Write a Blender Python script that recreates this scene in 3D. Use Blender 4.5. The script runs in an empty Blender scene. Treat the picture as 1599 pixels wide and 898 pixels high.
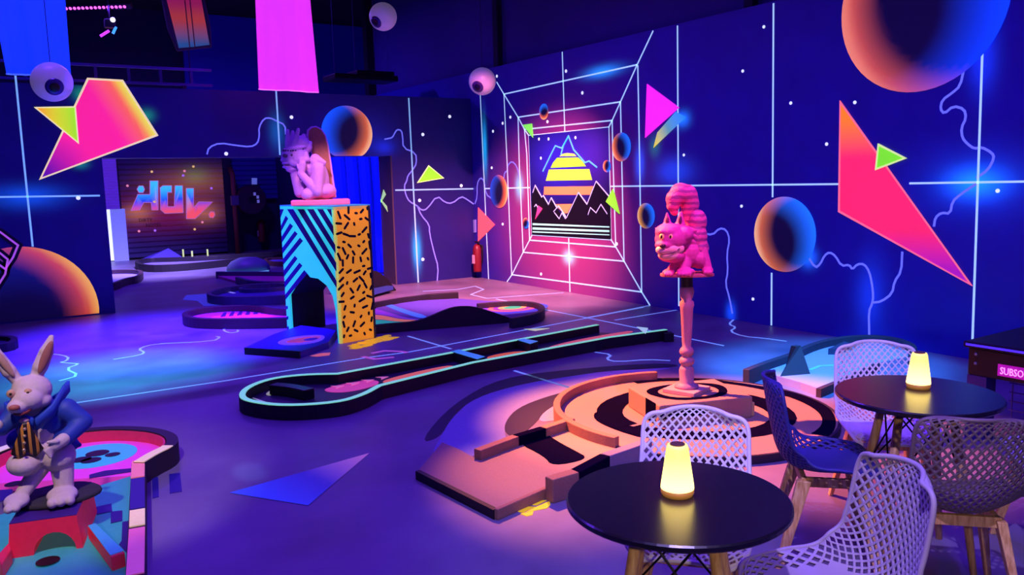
import bpy, bmesh, math, random
from mathutils import Vector, Matrix, Euler
random.seed(7)
SC = bpy.context.scene
COL = SC.collection
PI = math.pi

# ------------------------------------------------------------------ camera
cam_d = bpy.data.cameras.new('camera')
cam = bpy.data.objects.new('camera', cam_d)
COL.objects.link(cam)
cam_d.sensor_width = 36.0
cam_d.lens = 36.0 * 1291.06 / 1599.0
cam_d.clip_start = 0.05
cam_d.clip_end = 200
cam.location = (0, 0, 1.74)
_F = Vector((0.54107, 0.83048, -0.13158))
_r = Vector((0.83571, -0.54866, -0.02520))
_u = Vector((0.09311, 0.09634, 0.99099))
cam.matrix_world = Matrix(((_r.x, _u.x, -_F.x, 0), (_r.y, _u.y, -_F.y, 0), (_r.z, _u.z, -_F.z, 1.74), (0, 0, 0, 1)))
SC.camera = cam

# ------------------------------------------------------------------ world, exposure
w = bpy.data.worlds.new('World'); SC.world = w; w.use_nodes = True
w.node_tree.nodes['Background'].inputs[0].default_value = (0.07, 0.045, 1.0, 1)
w.node_tree.nodes['Background'].inputs[1].default_value = 0.22
SC.view_settings.view_transform = 'Standard'
SC.view_settings.look = 'None'
SC.view_settings.gamma = 1.0
SC.view_settings.use_curve_mapping = False
SC.view_settings.exposure = 0.0

# violet black-light bars and coloured stage spots, added fills among them, that hang under the hall's ceiling
# (x, y, z, rotation about z, watts)
BARS = [(1.0, 2.2, 4.5, 0.6, 80), (4.2, 1.2, 4.5, 0.6, 80), (2.6, 6.0, 4.6, 0.0, 70), (4.9, 3.4, 4.6, 1.57, 55),
        (4.6, 8.6, 4.6, 1.57, 65), (-1.2, 6.6, 4.5, 0.0, 75), (3.4, 16.5, 5.6, 0.0, 260), (0.6, 9.8, 5.4, 0, 55)]
# (lamp place, aim, colour, watts, cone degrees, blend)
SPOTS = [
    ((2.4, 7.2, 4.7), (4.10, 4.10, 0.1), (1.0, 0.21, 0.03), 10500, 30, 0.7),     # orange on the striped cat hole
    ((5.0, 7.6, 4.7), (6.5, 10.75, 0.35), (1.0, 0.24, 0.32), 6500, 58, 0.9),     # pink on the corner
    ((4.0, 6.8, 4.7), (2.75, 3.75, 0.0), (1.0, 0.26, 0.05), 3600, 17, 1.0),    # warm on the front lane
    ((4.4, 3.0, 4.7), (6.2, 4.5, 0.0), (0.03, 0.30, 1.0), 5200, 28, 0.8),      # blue on the pyramid hole
    ((0.6, 8.2, 4.6), (1.0, 8.5, 0.0), (0.01, 0.60, 0.75), 2600, 34, 1.0),     # teal on the left floor
    ((1.8, 9.4, 4.6), (1.9, 10.1, 0.0), (0.06, 0.015, 1.0), 12000, 56, 1.0),    # deep blue by the opening
    ((3.2, 15.2, 5.0), (3.3, 18.6, 0.0), (0.42, 0.30, 1.0), 6500, 50, 1.0),    # back room
    ((-0.6, 2.2, 4.4), (0.25, 5.0, 0.3), (1.0, 0.70, 0.66), 620, 26, 0.6),     # rabbit hole
    ((2.6, 11.6, 4.6), (2.7, 10.6, 0.1), (1.0, 0.15, 0.40), 1200, 14, 0.8),    # pink on the round hole
    ((3.2, 2.2, 4.6), (4.1, 4.1, 1.4), (1.0, 0.14, 0.55), 900, 14, 0.6),       # magenta on the cat figure
    ((1.2, 6.2, 4.6), (3.3, 8.7, 1.8), (0.85, 0.35, 1.0), 1200, 15, 0.6),      # lilac on the gargoyle
    ((5.6, 6.0, 4.6), (3.5, 8.9, 1.7), (1.0, 0.40, 0.14), 900, 13, 0.6),       # amber on the gargoyle's wing side
    ((0.6, 0.4, 4.4), (2.9, 2.2, 0.4), (0.46, 0.34, 1.0), 820, 44, 0.8),       # pale lilac on the cafe tables
    ((-0.4, -1.2, 2.3), (2.5, 1.9, 0.3), (1.0, 0.72, 0.50), 150, 40, 0.8),     # added warm fill behind the camera, brightens table and chair legs
    ((4.4, 13.4, 4.3), (6.4, 14.4, 1.2), (0.03, 0.03, 1.0), 2400, 50, 0.6),    # added blue fill, brightens the plastic curtain
]

# ------------------------------------------------------------------ material helpers
def hexc(h):
    o = []
    for i in (0, 2, 4):
        c = int(h[i:i + 2], 16) / 255
        o.append(c / 12.92 if c <= 0.04045 else ((c + 0.055) / 1.055) ** 2.4)
    return tuple(o) + (1,)

_M = {}
def M(h, rough=0.55, emit=0.0, metal=0.0, grain=0.12, scale=30.0, bump=0.0, spec=0.5):
    """plain painted / moulded surface with a little procedural grain; emit = glow of fluorescent paint, lamps and some plain parts"""
    k = (h, rough, emit, metal, grain, scale, bump, spec)
    if k in _M: return _M[k]
    m = bpy.data.materials.new('surface_' + h); m.use_nodes = True
    nt = m.node_tree; b = nt.nodes['Principled BSDF']
    c = hexc(h)
    tc = nt.nodes.new('ShaderNodeTexCoord')
    n = nt.nodes.new('ShaderNodeTexNoise'); n.inputs['Scale'].default_value = scale; n.inputs['Detail'].default_value = 4
    nt.links.new(tc.outputs['Object'], n.inputs['Vector'])
    mx = nt.nodes.new('ShaderNodeMix'); mx.data_type = 'RGBA'
    mx.inputs[6].default_value = tuple(x * (1 - grain) for x in c[:3]) + (1,)
    mx.inputs[7].default_value = tuple(min(1, x * (1 + grain)) for x in c[:3]) + (1,)
    nt.links.new(n.outputs['Fac'], mx.inputs[0])
    nt.links.new(mx.outputs[2], b.inputs['Base Color'])
    b.inputs['Roughness'].default_value = rough
    b.inputs['Metallic'].default_value = metal
    b.inputs['Specular IOR Level'].default_value = spec
    if emit:
        nt.links.new(mx.outputs[2], b.inputs['Emission Color'])
        b.inputs['Emission Strength'].default_value = emit
    if bump:
        bp = nt.nodes.new('ShaderNodeBump'); bp.inputs['Strength'].default_value = bump; bp.inputs['Distance'].default_value = 0.01
        nt.links.new(n.outputs['Fac'], bp.inputs['Height']); nt.links.new(bp.outputs['Normal'], b.inputs['Normal'])
    _M[k] = m
    return m

_V = {}
def MV(emit=0.6, rough=0.5):
    """airbrushed paint: the colour of each piece is stored on its vertices, fluorescent under the black light"""
    k = (emit, rough)
    if k in _V: return _V[k]
    m = bpy.data.materials.new('airbrushed_paint'); m.use_nodes = True
    nt = m.node_tree; b = nt.nodes['Principled BSDF']
    a = nt.nodes.new('ShaderNodeAttribute'); a.attribute_name = 'Col'
    nt.links.new(a.outputs['Color'], b.inputs['Base Color'])
    nt.links.new(a.outputs['Color'], b.inputs['Emission Color'])
    b.inputs['Emission Strength'].default_value = emit
    b.inputs['Roughness'].default_value = rough
    _V[k] = m
    return m

def mural_material(name, base, spots, rough=0.45, emit=0.55, scale=3.0, zone=None):
    """wall paint: dark ground coat with airbrushed soft patches (centre, radii, colour, amount)"""
    m = bpy.data.materials.new(name); m.use_nodes = True
    nt = m.node_tree; b = nt.nodes['Principled BSDF']; L = nt.links.new
    tc = nt.nodes.new('ShaderNodeTexCoord')
    no = nt.nodes.new('ShaderNodeTexNoise'); no.inputs['Scale'].default_value = scale; no.inputs['Detail'].default_value = 6
    L(tc.outputs['Object'], no.inputs['Vector'])
    mx = nt.nodes.new('ShaderNodeMix'); mx.data_type = 'RGBA'
    c = hexc(base)
    mx.inputs[6].default_value = tuple(x * 0.75 for x in c[:3]) + (1,); mx.inputs[7].default_value = tuple(x * 1.25 for x in c[:3]) + (1,)
    L(no.outputs['Fac'], mx.inputs[0])
    ground = mx.outputs[2]; acc = None
    if zone:      # broad field of another ground colour, the pink light's tint painted in
        ctr, rad, col, amt = zone
        s = nt.nodes.new('ShaderNodeVectorMath'); s.operation = 'SUBTRACT'; s.inputs[1].default_value = ctr; L(tc.outputs['Object'], s.inputs[0])
        d = nt.nodes.new('ShaderNodeVectorMath'); d.operation = 'DIVIDE'; d.inputs[1].default_value = rad; L(s.outputs[0], d.inputs[0])
        l = nt.nodes.new('ShaderNodeVectorMath'); l.operation = 'DOT_PRODUCT'; L(d.outputs[0], l.inputs[0]); L(d.outputs[0], l.inputs[1])
        q = nt.nodes.new('ShaderNodeMath'); q.operation = 'MULTIPLY'; L(l.outputs['Value'], q.inputs[0]); L(l.outputs['Value'], q.inputs[1])
        n1 = nt.nodes.new('ShaderNodeMath'); n1.operation = 'MULTIPLY'; n1.inputs[1].default_value = -1.0; L(q.outputs[0], n1.inputs[0])
        e = nt.nodes.new('ShaderNodeMath'); e.operation = 'EXPONENT'; L(n1.outputs[0], e.inputs[0])
        k = nt.nodes.new('ShaderNodeMath'); k.operation = 'MULTIPLY'; k.inputs[1].default_value = amt; L(e.outputs[0], k.inputs[0])
        m2 = nt.nodes.new('ShaderNodeMix'); m2.data_type = 'RGBA'; L(k.outputs[0], m2.inputs[0]); L(ground, m2.inputs[6]); m2.inputs[7].default_value = hexc(col); ground = m2.outputs[2]
    for (ctr, rad, col, amt) in spots:
        s = nt.nodes.new('ShaderNodeVectorMath'); s.operation = 'SUBTRACT'; s.inputs[1].default_value = ctr; L(tc.outputs['Object'], s.inputs[0])
        d = nt.nodes.new('ShaderNodeVectorMath'); d.operation = 'DIVIDE'; d.inputs[1].default_value = rad; L(s.outputs[0], d.inputs[0])
        l = nt.nodes.new('ShaderNodeVectorMath'); l.operation = 'DOT_PRODUCT'; L(d.outputs[0], l.inputs[0]); L(d.outputs[0], l.inputs[1])
        n1 = nt.nodes.new('ShaderNodeMath'); n1.operation = 'MULTIPLY'; n1.inputs[1].default_value = -1.0; L(l.outputs['Value'], n1.inputs[0])
        e = nt.nodes.new('ShaderNodeMath'); e.operation = 'EXPONENT'; L(n1.outputs[0], e.inputs[0])
        cc = hexc(col)
        v = nt.nodes.new('ShaderNodeVectorMath'); v.operation = 'SCALE'; v.inputs[0].default_value = tuple(x * amt for x in cc[:3]); L(e.outputs[0], v.inputs['Scale'])
        if acc is None: acc = v.outputs[0]
        else:
            a = nt.nodes.new('ShaderNodeVectorMath'); a.operation = 'ADD'; L(acc, a.inputs[0]); L(v.outputs[0], a.inputs[1]); acc = a.outputs[0]
    if acc is not None:
        a = nt.nodes.new('ShaderNodeVectorMath'); a.operation = 'ADD'; L(acc, a.inputs[0]); L(ground, a.inputs[1])
        L(a.outputs[0], b.inputs['Base Color']); L(acc, b.inputs['Emission Color']); b.inputs['Emission Strength'].default_value = emit
    else:
        L(ground, b.inputs['Base Color'])
    b.inputs['Roughness'].default_value = rough
    return m

# ------------------------------------------------------------------ object helpers
def link(o, parent=None):
    COL.objects.link(o)
    if parent is not None: o.parent = parent
    return o
def tag(o, label=None, cat=None, group=None, kind=None):
    if label: o['label'] = label
    if cat: o['category'] = cat
    if group: o['group'] = group
    if kind: o['kind'] = kind
    return o
def empty(name, loc=(0, 0, 0), rz=0.0, label=None, cat=None, group=None):
    o = bpy.data.objects.new(name, None); o.empty_display_size = 0.1
    o.location = loc; o.rotation_euler = (0, 0, rz); link(o)
    return tag(o, label, cat, group)
def copy_tree(o, parent=None):
    c = o.copy(); COL.objects.link(c); c.parent = parent
    for ch in list(o.children): copy_tree(ch, c)
    return c

class MB:
    """collects verts/faces of ONE mesh"""
    def __init__(s): s.v = []; s.f = []; s.c = []
    def add(s, vs, fs, T=None, cols=None):
        n = len(s.v)
        for i, p in enumerate(vs):
            p = Vector(p); s.v.append(tuple(T @ p) if T else tuple(p))
            s.c.append(cols[i] if cols else (1, 1, 1, 1))
        s.f += [tuple(i + n for i in f) for f in fs]
        return s
    def box(s, c, d, T=None, taper=1.0):
        x, y, z = (q / 2 for q in d); t = taper
        vs = [(-x, -y, -z), (x, -y, -z), (x, y, -z), (-x, y, -z), (-x * t, -y * t, z), (x * t, -y * t, z), (x * t, y * t, z), (-x * t, y * t, z)]
        vs = [(a + c[0], b + c[1], e + c[2]) for a, b, e in vs]
        return s.add(vs, [(3, 2, 1, 0), (4, 5, 6, 7), (0, 1, 5, 4), (1, 2, 6, 5), (2, 3, 7, 6), (3, 0, 4, 7)], T)
    def prism(s, poly, z0, z1, T=None):
        a = sum(p[0] * q[1] - q[0] * p[1] for p, q in zip(poly, poly[1:] + poly[:1]))
        if a < 0: poly = poly[::-1]
        n = len(poly)
        vs = [(p[0], p[1], z0) for p in poly] + [(p[0], p[1], z1) for p in poly]
        fs = [tuple(range(n))[::-1], tuple(range(n, 2 * n))] + [(i, (i + 1) % n, n + (i + 1) % n, n + i) for i in range(n)]
        return s.add(vs, fs, T)
    def lathe(s, prof, seg=24, c=(0, 0, 0), T=None):
        vs = []; fs = []; n = len(prof)
        for k in range(seg):
            a = 2 * PI * k / seg
            for r, z in prof: vs.append((c[0] + r * math.cos(a), c[1] + r * math.sin(a), c[2] + z))
        for k in range(seg):
            k2 = (k + 1) % seg
            for i in range(n - 1): fs.append((k * n + i, k2 * n + i, k2 * n + i + 1, k * n + i + 1))
        fs.append(tuple(k * n for k in range(seg))[::-1]); fs.append(tuple(k * n + n - 1 for k in range(seg)))
        return s.add(vs, fs, T)
    def tube(s, path, r, seg=8, closed=False, T=None):
        P = [Vector(p) for p in path]; n = len(P); vs = []; fs = []
        rr = r if isinstance(r, (list, tuple)) else [r] * n
        for i in range(n):
            a = P[(i - 1) % n] if (closed or i > 0) else P[i]; b = P[(i + 1) % n] if (closed or i < n - 1) else P[i]
            t = (b - a).normalized() if (b - a).length > 1e-9 else Vector((0, 0, 1))
            if i == 0:
                ref = Vector((0, 0, 1)) if abs(t.z) < 0.9 else Vector((1, 0, 0)); x = t.cross(ref).normalized()
            else: x = (x - t * x.dot(t)).normalized()
            y = t.cross(x)
            for k in range(seg):
                q = 2 * PI * k / seg; vs.append(P[i] + (x * math.cos(q) + y * math.sin(q)) * rr[i])
        m = n if closed else n - 1
        for i in range(m):
            j = (i + 1) % n
            for k in range(seg): fs.append((i * seg + k, i * seg + (k + 1) % seg, j * seg + (k + 1) % seg, j * seg + k))
        if not closed: fs += [tuple(range(seg))[::-1], tuple((n - 1) * seg + k for k in range(seg))]
        return s.add(vs, fs, T)
    def ball(s, c, r, rot=None, seg=16, rings=10):
        if not isinstance(r, (tuple, list)): r = (r, r, r)
        R = Euler(rot).to_matrix() if rot else Matrix.Identity(3)
        vs = []; fs = []
        def pt(a, b): return tuple(Vector(c) + R @ Vector((r[0] * math.sin(a) * math.cos(b), r[1] * math.sin(a) * math.sin(b), r[2] * math.cos(a))))
        vs.append(pt(0, 0))
        for i in range(1, rings):
            for k in range(seg): vs.append(pt(PI * i / rings, 2 * PI * k / seg))
        vs.append(pt(PI, 0)); last = len(vs) - 1
        for k in range(seg):
            k2 = (k + 1) % seg
            fs.append((0, 1 + k, 1 + k2))
            for i in range(rings - 2): fs.append((1 + i * seg + k, 1 + (i + 1) * seg + k, 1 + (i + 1) * seg + k2, 1 + i * seg + k2))
            fs.append((last, 1 + (rings - 2) * seg + k2, 1 + (rings - 2) * seg + k))
        return s.add(vs, fs)
    def cap(s, p1, r1, p2, r2):
        s.ball(p1, r1); s.ball(p2, r2)
        return s.tube([p1, p2], [r1, r2], 14)
    def ribbon(s, path, w, z0, z1, closed=False, T=None):
        """wall of width w that follows a flat path (mitred corners)"""
        P = [Vector(p[:2]) for p in path]; n = len(P); Lp = []; Rp = []
        for i in range(n):
            a = P[(i - 1) % n] if (closed or i > 0) else None; b = P[(i + 1) % n] if (closed or i < n - 1) else None
            d1 = (P[i] - a).normalized() if a is not None else None; d2 = (b - P[i]).normalized() if b is not None else None
            if d1 is None: d1 = d2
            if d2 is None: d2 = d1
            n1 = Vector((-d1.y, d1.x)); n2 = Vector((-d2.y, d2.x)); m = n1 + n2
            m = m.normalized() if m.length > 1e-6 else n1
            k = min(2.0, 1 / max(0.3, m.dot(n1)))
            Lp.append(P[i] + m * (w / 2 * k)); Rp.append(P[i] - m * (w / 2 * k))
        vs = []
        for q in range(n):
            vs += [(Lp[q].x, Lp[q].y, z0), (Rp[q].x, Rp[q].y, z0), (Rp[q].x, Rp[q].y, z1), (Lp[q].x, Lp[q].y, z1)]
        fs = []
        for i in range(n if closed else n - 1):
            j = (i + 1) % n
            for k in range(4): fs.append((i * 4 + k, j * 4 + k, j * 4 + (k + 1) % 4, i * 4 + (k + 1) % 4))
        if not closed: fs += [(0, 1, 2, 3), tuple((n - 1) * 4 + k for k in (3, 2, 1, 0))]
        return s.add(vs, fs, T)
    def build(s, name, mat, parent=None, smooth=False, bevel=0.0, colour=False):
        me = bpy.data.meshes.new(name); me.from_pydata(s.v, [], s.f); me.update()
        bm = bmesh.new(); bm.from_mesh(me); bmesh.ops.recalc_face_normals(bm, faces=bm.faces); bm.to_mesh(me); bm.free()
        if colour:
            at = me.color_attributes.new('Col', 'FLOAT_COLOR', 'POINT')
            for i, c in enumerate(s.c): at.data[i].color = c
        if smooth:
            me.polygons.foreach_set('use_smooth', [True] * len(me.polygons))
        if mat: me.materials.append(mat)
        o = bpy.data.objects.new(name, me); link(o, parent)
        if bevel:
            b = o.modifiers.new('bevel', 'BEVEL'); b.width = bevel; b.segments = 2; b.limit_method = 'ANGLE'; b.angle_limit = math.radians(40)
        return o

def organic(name, mb, mat, parent=None, voxel=0.012, smooth=4):
    """fuse overlapping volumes into one continuous sculpted surface"""
    o = mb.build(name, mat, parent)
    r = o.modifiers.new('fuse', 'REMESH'); r.mode = 'VOXEL'; r.voxel_size = voxel; r.use_smooth_shade = True
    s_ = o.modifiers.new('soft', 'SMOOTH'); s_.factor = 0.6; s_.iterations = smooth
    dg = bpy.context.evaluated_depsgraph_get()
    me = bpy.data.meshes.new_from_object(o.evaluated_get(dg)); me.name = name
    old = o.data; o.modifiers.clear(); o.data = me; bpy.data.meshes.remove(old)
    if not me.materials: me.materials.append(mat)
    me.polygons.foreach_set('use_smooth', [True] * len(me.polygons))
    return o

def sm(P, closed=True, n=2):
    """round off a hand-drawn outline (corner cutting)"""
    P = [tuple(p[:2]) for p in P]
    for _ in range(n):
        Q = []; L = len(P)
        for i in range(L if closed else L - 1):
            a, b = P[i], P[(i + 1) % L]
            Q += [(.75 * a[0] + .25 * b[0], .75 * a[1] + .25 * b[1]), (.25 * a[0] + .75 * b[0], .25 * a[1] + .75 * b[1])]
        P = Q if closed else [P[0]] + Q + [P[-1]]
    return P

# frames that carry flat (u, v, height) drawings onto a surface
XR, YB = 7.491, 12.669
T_RIGHT = Matrix(((0, 0, -1, XR), (1, 0, 0, 0), (0, 1, 0, 0), (0, 0, 0, 1)))     # (y, z, out) on the right wall
T_BACK = Matrix(((1, 0, 0, 0), (0, 0, -1, YB), (0, 1, 0, 0), (0, 0, 0, 1)))      # (x, z, out) on the back wall
T_FLOOR = Matrix.Identity(4)
def T_at(z): return Matrix.Translation((0, 0, z))
def T_plane(a, b):
    """vertical plane through floor points a, b: (along, z, out towards the viewer)"""
    t = (Vector(b) - Vector(a)).normalized(); n = Vector((t.y, -t.x))
    return Matrix(((t.x, 0, n.x, a[0]), (t.y, 0, n.y, a[1]), (0, 1, 0, 0), (0, 0, 0, 1)))

def paint_poly(name, T, poly, mat, parent, h=0.003, h0=0.0):
    return MB().prism([tuple(p[:2]) for p in poly], h0, h, T).build(name, mat, parent)
def paint_line(name, T, path, w, mat, parent, h=0.003, h0=0.0, closed=False):
    return MB().ribbon(path, w, h0, h, closed, T).build(name, mat, parent)
def paint_dot(mb, T, c, r, h=0.003):
    mb.prism([(c[0] + r * math.cos(k * PI / 4), c[1] + r * math.sin(k * PI / 4)) for k in range(8)], 0, h, T)
def grad_poly(name, T, poly, colf, parent, emit=0.6, h=0.004, n=10):
    """triangle or quad with an airbrushed colour blend: colf(point) -> rgba"""
    P = [Vector(p[:2]) for p in poly]
    if len(P) == 3: P = P + [P[2]]
    mb = MB(); vs = []; cs = []; fs = []
    for i in range(n + 1):
        for j in range(n + 1):
            a = P[0].lerp(P[1], i / n); b = P[3].lerp(P[2], i / n); q = a.lerp(b, j / n)
            vs.append((q.x, q.y, h)); cs.append(colf(q))
    for i in range(n):
        for j in range(n): fs.append((i * (n + 1) + j, (i + 1) * (n + 1) + j, (i + 1) * (n + 1) + j + 1, i * (n + 1) + j + 1))
    mb.add(vs, fs, T, cs)
    return mb.build(name, MV(emit), parent, colour=True)
def lerp4(a, b, t):
    t = max(0, min(1, t)); return tuple(x + (y - x) * t for x, y in zip(a, b))
def planet(T, c, r, d_warm, d_cool, parent, warm='ff8040', cool='2080ff', zmin=None, zmax=None, hot='ffd090', emit=0.75, squash=1.0, thin=0.0):
    """painted ball: dark disc with an airbrushed warm limb and a cool limb"""
    mb = MB(); vs = []; cs = []; fs = []; NR, NS = 14, 56
    W, Cc, H, D = hexc(warm), hexc(cool), hexc(hot), hexc('080430')
    dw = Vector(d_warm).normalized(); dc = Vector(d_cool).normalized()
    for i in range(NR + 1):
        rr = i / NR
        for k in range(NS):
            a = 2 * PI * k / NS; n = Vector((rr * math.cos(a), rr * math.sin(a)))
            tw = max(0, min(1, ((n + dw * .5).length - 0.84 - thin) / (0.64 - thin))); tcn = max(0, min(1, ((n + dc * .5).length - 0.72) / 0.76))
            col = lerp4(D, Cc, tcn ** 1.2); col = lerp4(col, W, tw ** 1.2); col = lerp4(col, H, max(0, tw - 0.68) / 0.32 * 0.8)
            x, y = c[0] + n.x * r * squash, c[1] + n.y * r
            if zmin is not None: y = max(y, zmin)
            if zmax is not None: y = min(y, zmax)
            vs.append((x, y, 0.005)); cs.append(col)
    for i in range(NR):
        for k in range(NS):
            k2 = (k + 1) % NS; fs.append((i * NS + k, (i + 1) * NS + k, (i + 1) * NS + k2, i * NS + k2))
    mb.add(vs, fs, T, cs)
    return mb.build('painted_planet', MV(emit), parent, colour=True)

# ------------------------------------------------------------------ the hall (structure)
def struct(o): o['kind'] = 'structure'; return o
CY = 'a8ecff'
LINE = M('b8e6ff', 0.5, 0.72, grain=0.05)
LINEF = M('8fb8ff', 0.5, 0.42, grain=0.05)
STARM = M('e8f4ff', 0.5, 0.9, grain=0.02)
BOLT = M('7882f4', 0.5, 0.6, grain=0.05)

# floor: dark sealed concrete with a slight sheen
def floor_material():
    m = bpy.data.materials.new('sealed_concrete'); m.use_nodes = True
    nt = m.node_tree; b = nt.nodes['Principled BSDF']; L = nt.links.new
    tc = nt.nodes.new('ShaderNodeTexCoord')
    n = nt.nodes.new('ShaderNodeTexNoise'); n.inputs['Scale'].default_value = 1.3; n.inputs['Detail'].default_value = 8; L(tc.outputs['Object'], n.inputs['Vector'])
    n2 = nt.nodes.new('ShaderNodeTexNoise'); n2.inputs['Scale'].default_value = 90; n2.inputs['Detail'].default_value = 2; L(tc.outputs['Object'], n2.inputs['Vector'])
    r = nt.nodes.new('ShaderNodeValToRGB'); r.color_ramp.elements[0].color = hexc('5c5570'); r.color_ramp.elements[1].color = hexc('837b96')
    r.color_ramp.elements[0].position = 0.3; r.color_ramp.elements[1].position = 0.7
    L(n.outputs['Fac'], r.inputs[0]); L(r.outputs[0], b.inputs['Base Color'])
    rr = nt.nodes.new('ShaderNodeMapRange'); rr.inputs[3].default_value = 0.34; rr.inputs[4].default_value = 0.52; L(n.outputs['Fac'], rr.inputs[0]); L(rr.outputs[0], b.inputs['Roughness'])
    bp = nt.nodes.new('ShaderNodeBump'); bp.inputs['Strength'].default_value = 0.12; bp.inputs['Distance'].default_value = 0.004
    L(n2.outputs['Fac'], bp.inputs['Height']); L(bp.outputs['Normal'], b.inputs['Normal'])
    return m
floor = struct(MB().box((1.5, 10, -0.1), (19, 26, 0.2)).build('floor', floor_material()))

ceiling = struct(MB().box((1.5, 10, 6.1), (19, 26, 0.2)).build('ceiling', M('15121f', 0.8)))

def W3(pts):   # (y, z) wall spots -> 3-D centres on the right wall
    return [(XR, p[0], p[1]) for p in pts]
def B3(pts):
    return [(p[0], YB, p[1]) for p in pts]
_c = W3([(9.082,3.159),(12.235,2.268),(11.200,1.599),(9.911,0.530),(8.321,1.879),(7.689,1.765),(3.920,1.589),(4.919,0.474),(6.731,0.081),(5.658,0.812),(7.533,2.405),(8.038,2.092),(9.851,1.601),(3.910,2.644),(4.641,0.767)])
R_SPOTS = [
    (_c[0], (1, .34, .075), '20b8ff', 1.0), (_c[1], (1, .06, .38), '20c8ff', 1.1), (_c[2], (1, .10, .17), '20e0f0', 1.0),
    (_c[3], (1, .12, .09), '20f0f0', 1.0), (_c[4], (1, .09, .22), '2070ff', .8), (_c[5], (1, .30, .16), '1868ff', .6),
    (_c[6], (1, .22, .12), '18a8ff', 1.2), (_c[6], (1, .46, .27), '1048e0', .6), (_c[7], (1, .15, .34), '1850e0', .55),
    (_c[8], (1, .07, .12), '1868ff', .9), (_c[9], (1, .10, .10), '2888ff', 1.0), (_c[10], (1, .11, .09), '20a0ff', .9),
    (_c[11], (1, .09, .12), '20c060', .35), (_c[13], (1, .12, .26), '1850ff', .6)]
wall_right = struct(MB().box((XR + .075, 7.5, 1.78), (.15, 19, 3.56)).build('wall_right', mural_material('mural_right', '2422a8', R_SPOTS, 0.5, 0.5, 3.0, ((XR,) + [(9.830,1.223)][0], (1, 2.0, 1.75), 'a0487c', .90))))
wall_ru = struct(MB().box((XR + .20, 8.25, 4.8), (.15, 17.5, 2.5)).build('wall_right_upper', M('3a2c8c', 0.7)))
trim_1 = struct(MB().box((XR + .08, 11.86, 4.8), (.1, .14, 2.48)).build('trim_1', M('0c0a2c', 0.7)))
trim_2 = struct(MB().box((XR + .08, 6.55, 4.8), (.1, .12, 2.48)).build('trim_2', M('0c0a2c', 0.7)))
trim_3 = struct(MB().box((XR + .10, 16.95, 4.8), (.3, .2, 2.6)).build('trim_3', M('0a0824', 0.7)))

OX0, OX1, OZ = 1.60, 5.945, 2.15
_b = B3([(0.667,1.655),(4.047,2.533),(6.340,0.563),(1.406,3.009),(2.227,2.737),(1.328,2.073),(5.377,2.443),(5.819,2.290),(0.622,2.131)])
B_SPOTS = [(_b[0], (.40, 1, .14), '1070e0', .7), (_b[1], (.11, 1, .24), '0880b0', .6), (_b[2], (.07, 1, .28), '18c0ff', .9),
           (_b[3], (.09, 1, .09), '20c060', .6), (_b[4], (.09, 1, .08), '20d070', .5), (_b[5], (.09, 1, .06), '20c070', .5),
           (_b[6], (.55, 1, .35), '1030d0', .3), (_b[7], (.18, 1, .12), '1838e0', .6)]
mb = MB()
mb.box(((OX0 - 7) / 2, YB + .25, 1.56), (OX0 + 7, .5, 3.12))
mb.box(((OX1 + XR) / 2, YB + .25, 1.56), (XR - OX1, .5, 3.12))
mb.box(((OX0 + OX1) / 2, YB + .25, (OZ + 3.12) / 2), (OX1 - OX0, .5, 3.12 - OZ))
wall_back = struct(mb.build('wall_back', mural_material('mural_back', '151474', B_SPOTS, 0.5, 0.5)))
trim_4 = struct(MB().box((OX1 - .012, YB + .24, OZ / 2), (.024, .48, OZ)).build('trim_4', M('4a4450', 0.55)))
for pl in ([(0.324,1.597),(0.737,1.419),(0.584,1.378),(0.239,1.512)], [(0.688,1.398),(0.464,1.434),(0.228,1.321),(0.198,1.226)]):
    a, b = [(5.839,12.478),(6.065,13.455)]
    paint_poly('painted_chevron', Matrix(((0, 0, -1, OX1 - .024), (1, 0, 0, YB), (0, 1, 0, 0), (0, 0, 0, 1))), [(min(.45, max(.02, p[0])), p[1]) for p in pl], M('b8ff9a', .5, .6), trim_4, .006)

# --- the space beyond the opening
wall_far = struct(MB().box((2.0, 22.2, 3), (17, .2, 6)).build('wall_far', M('131048', 0.7)))
wall_fr = struct(MB().box((7.0, 19.6, 1.7), (.15, 5, 3.4)).build('wall_far_right', M('16125a', 0.7)))
wall_fu = struct(MB().box((8.6, 22.0, 4.85), (7.6, .1, 2.25)).build('wall_far_upper', M('2a20c0', 0.5)))
wall_left = struct(MB().box((-6.9, 8, 3), (.2, 28, 6)).build('wall_left', M('141040', 0.7)))

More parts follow.
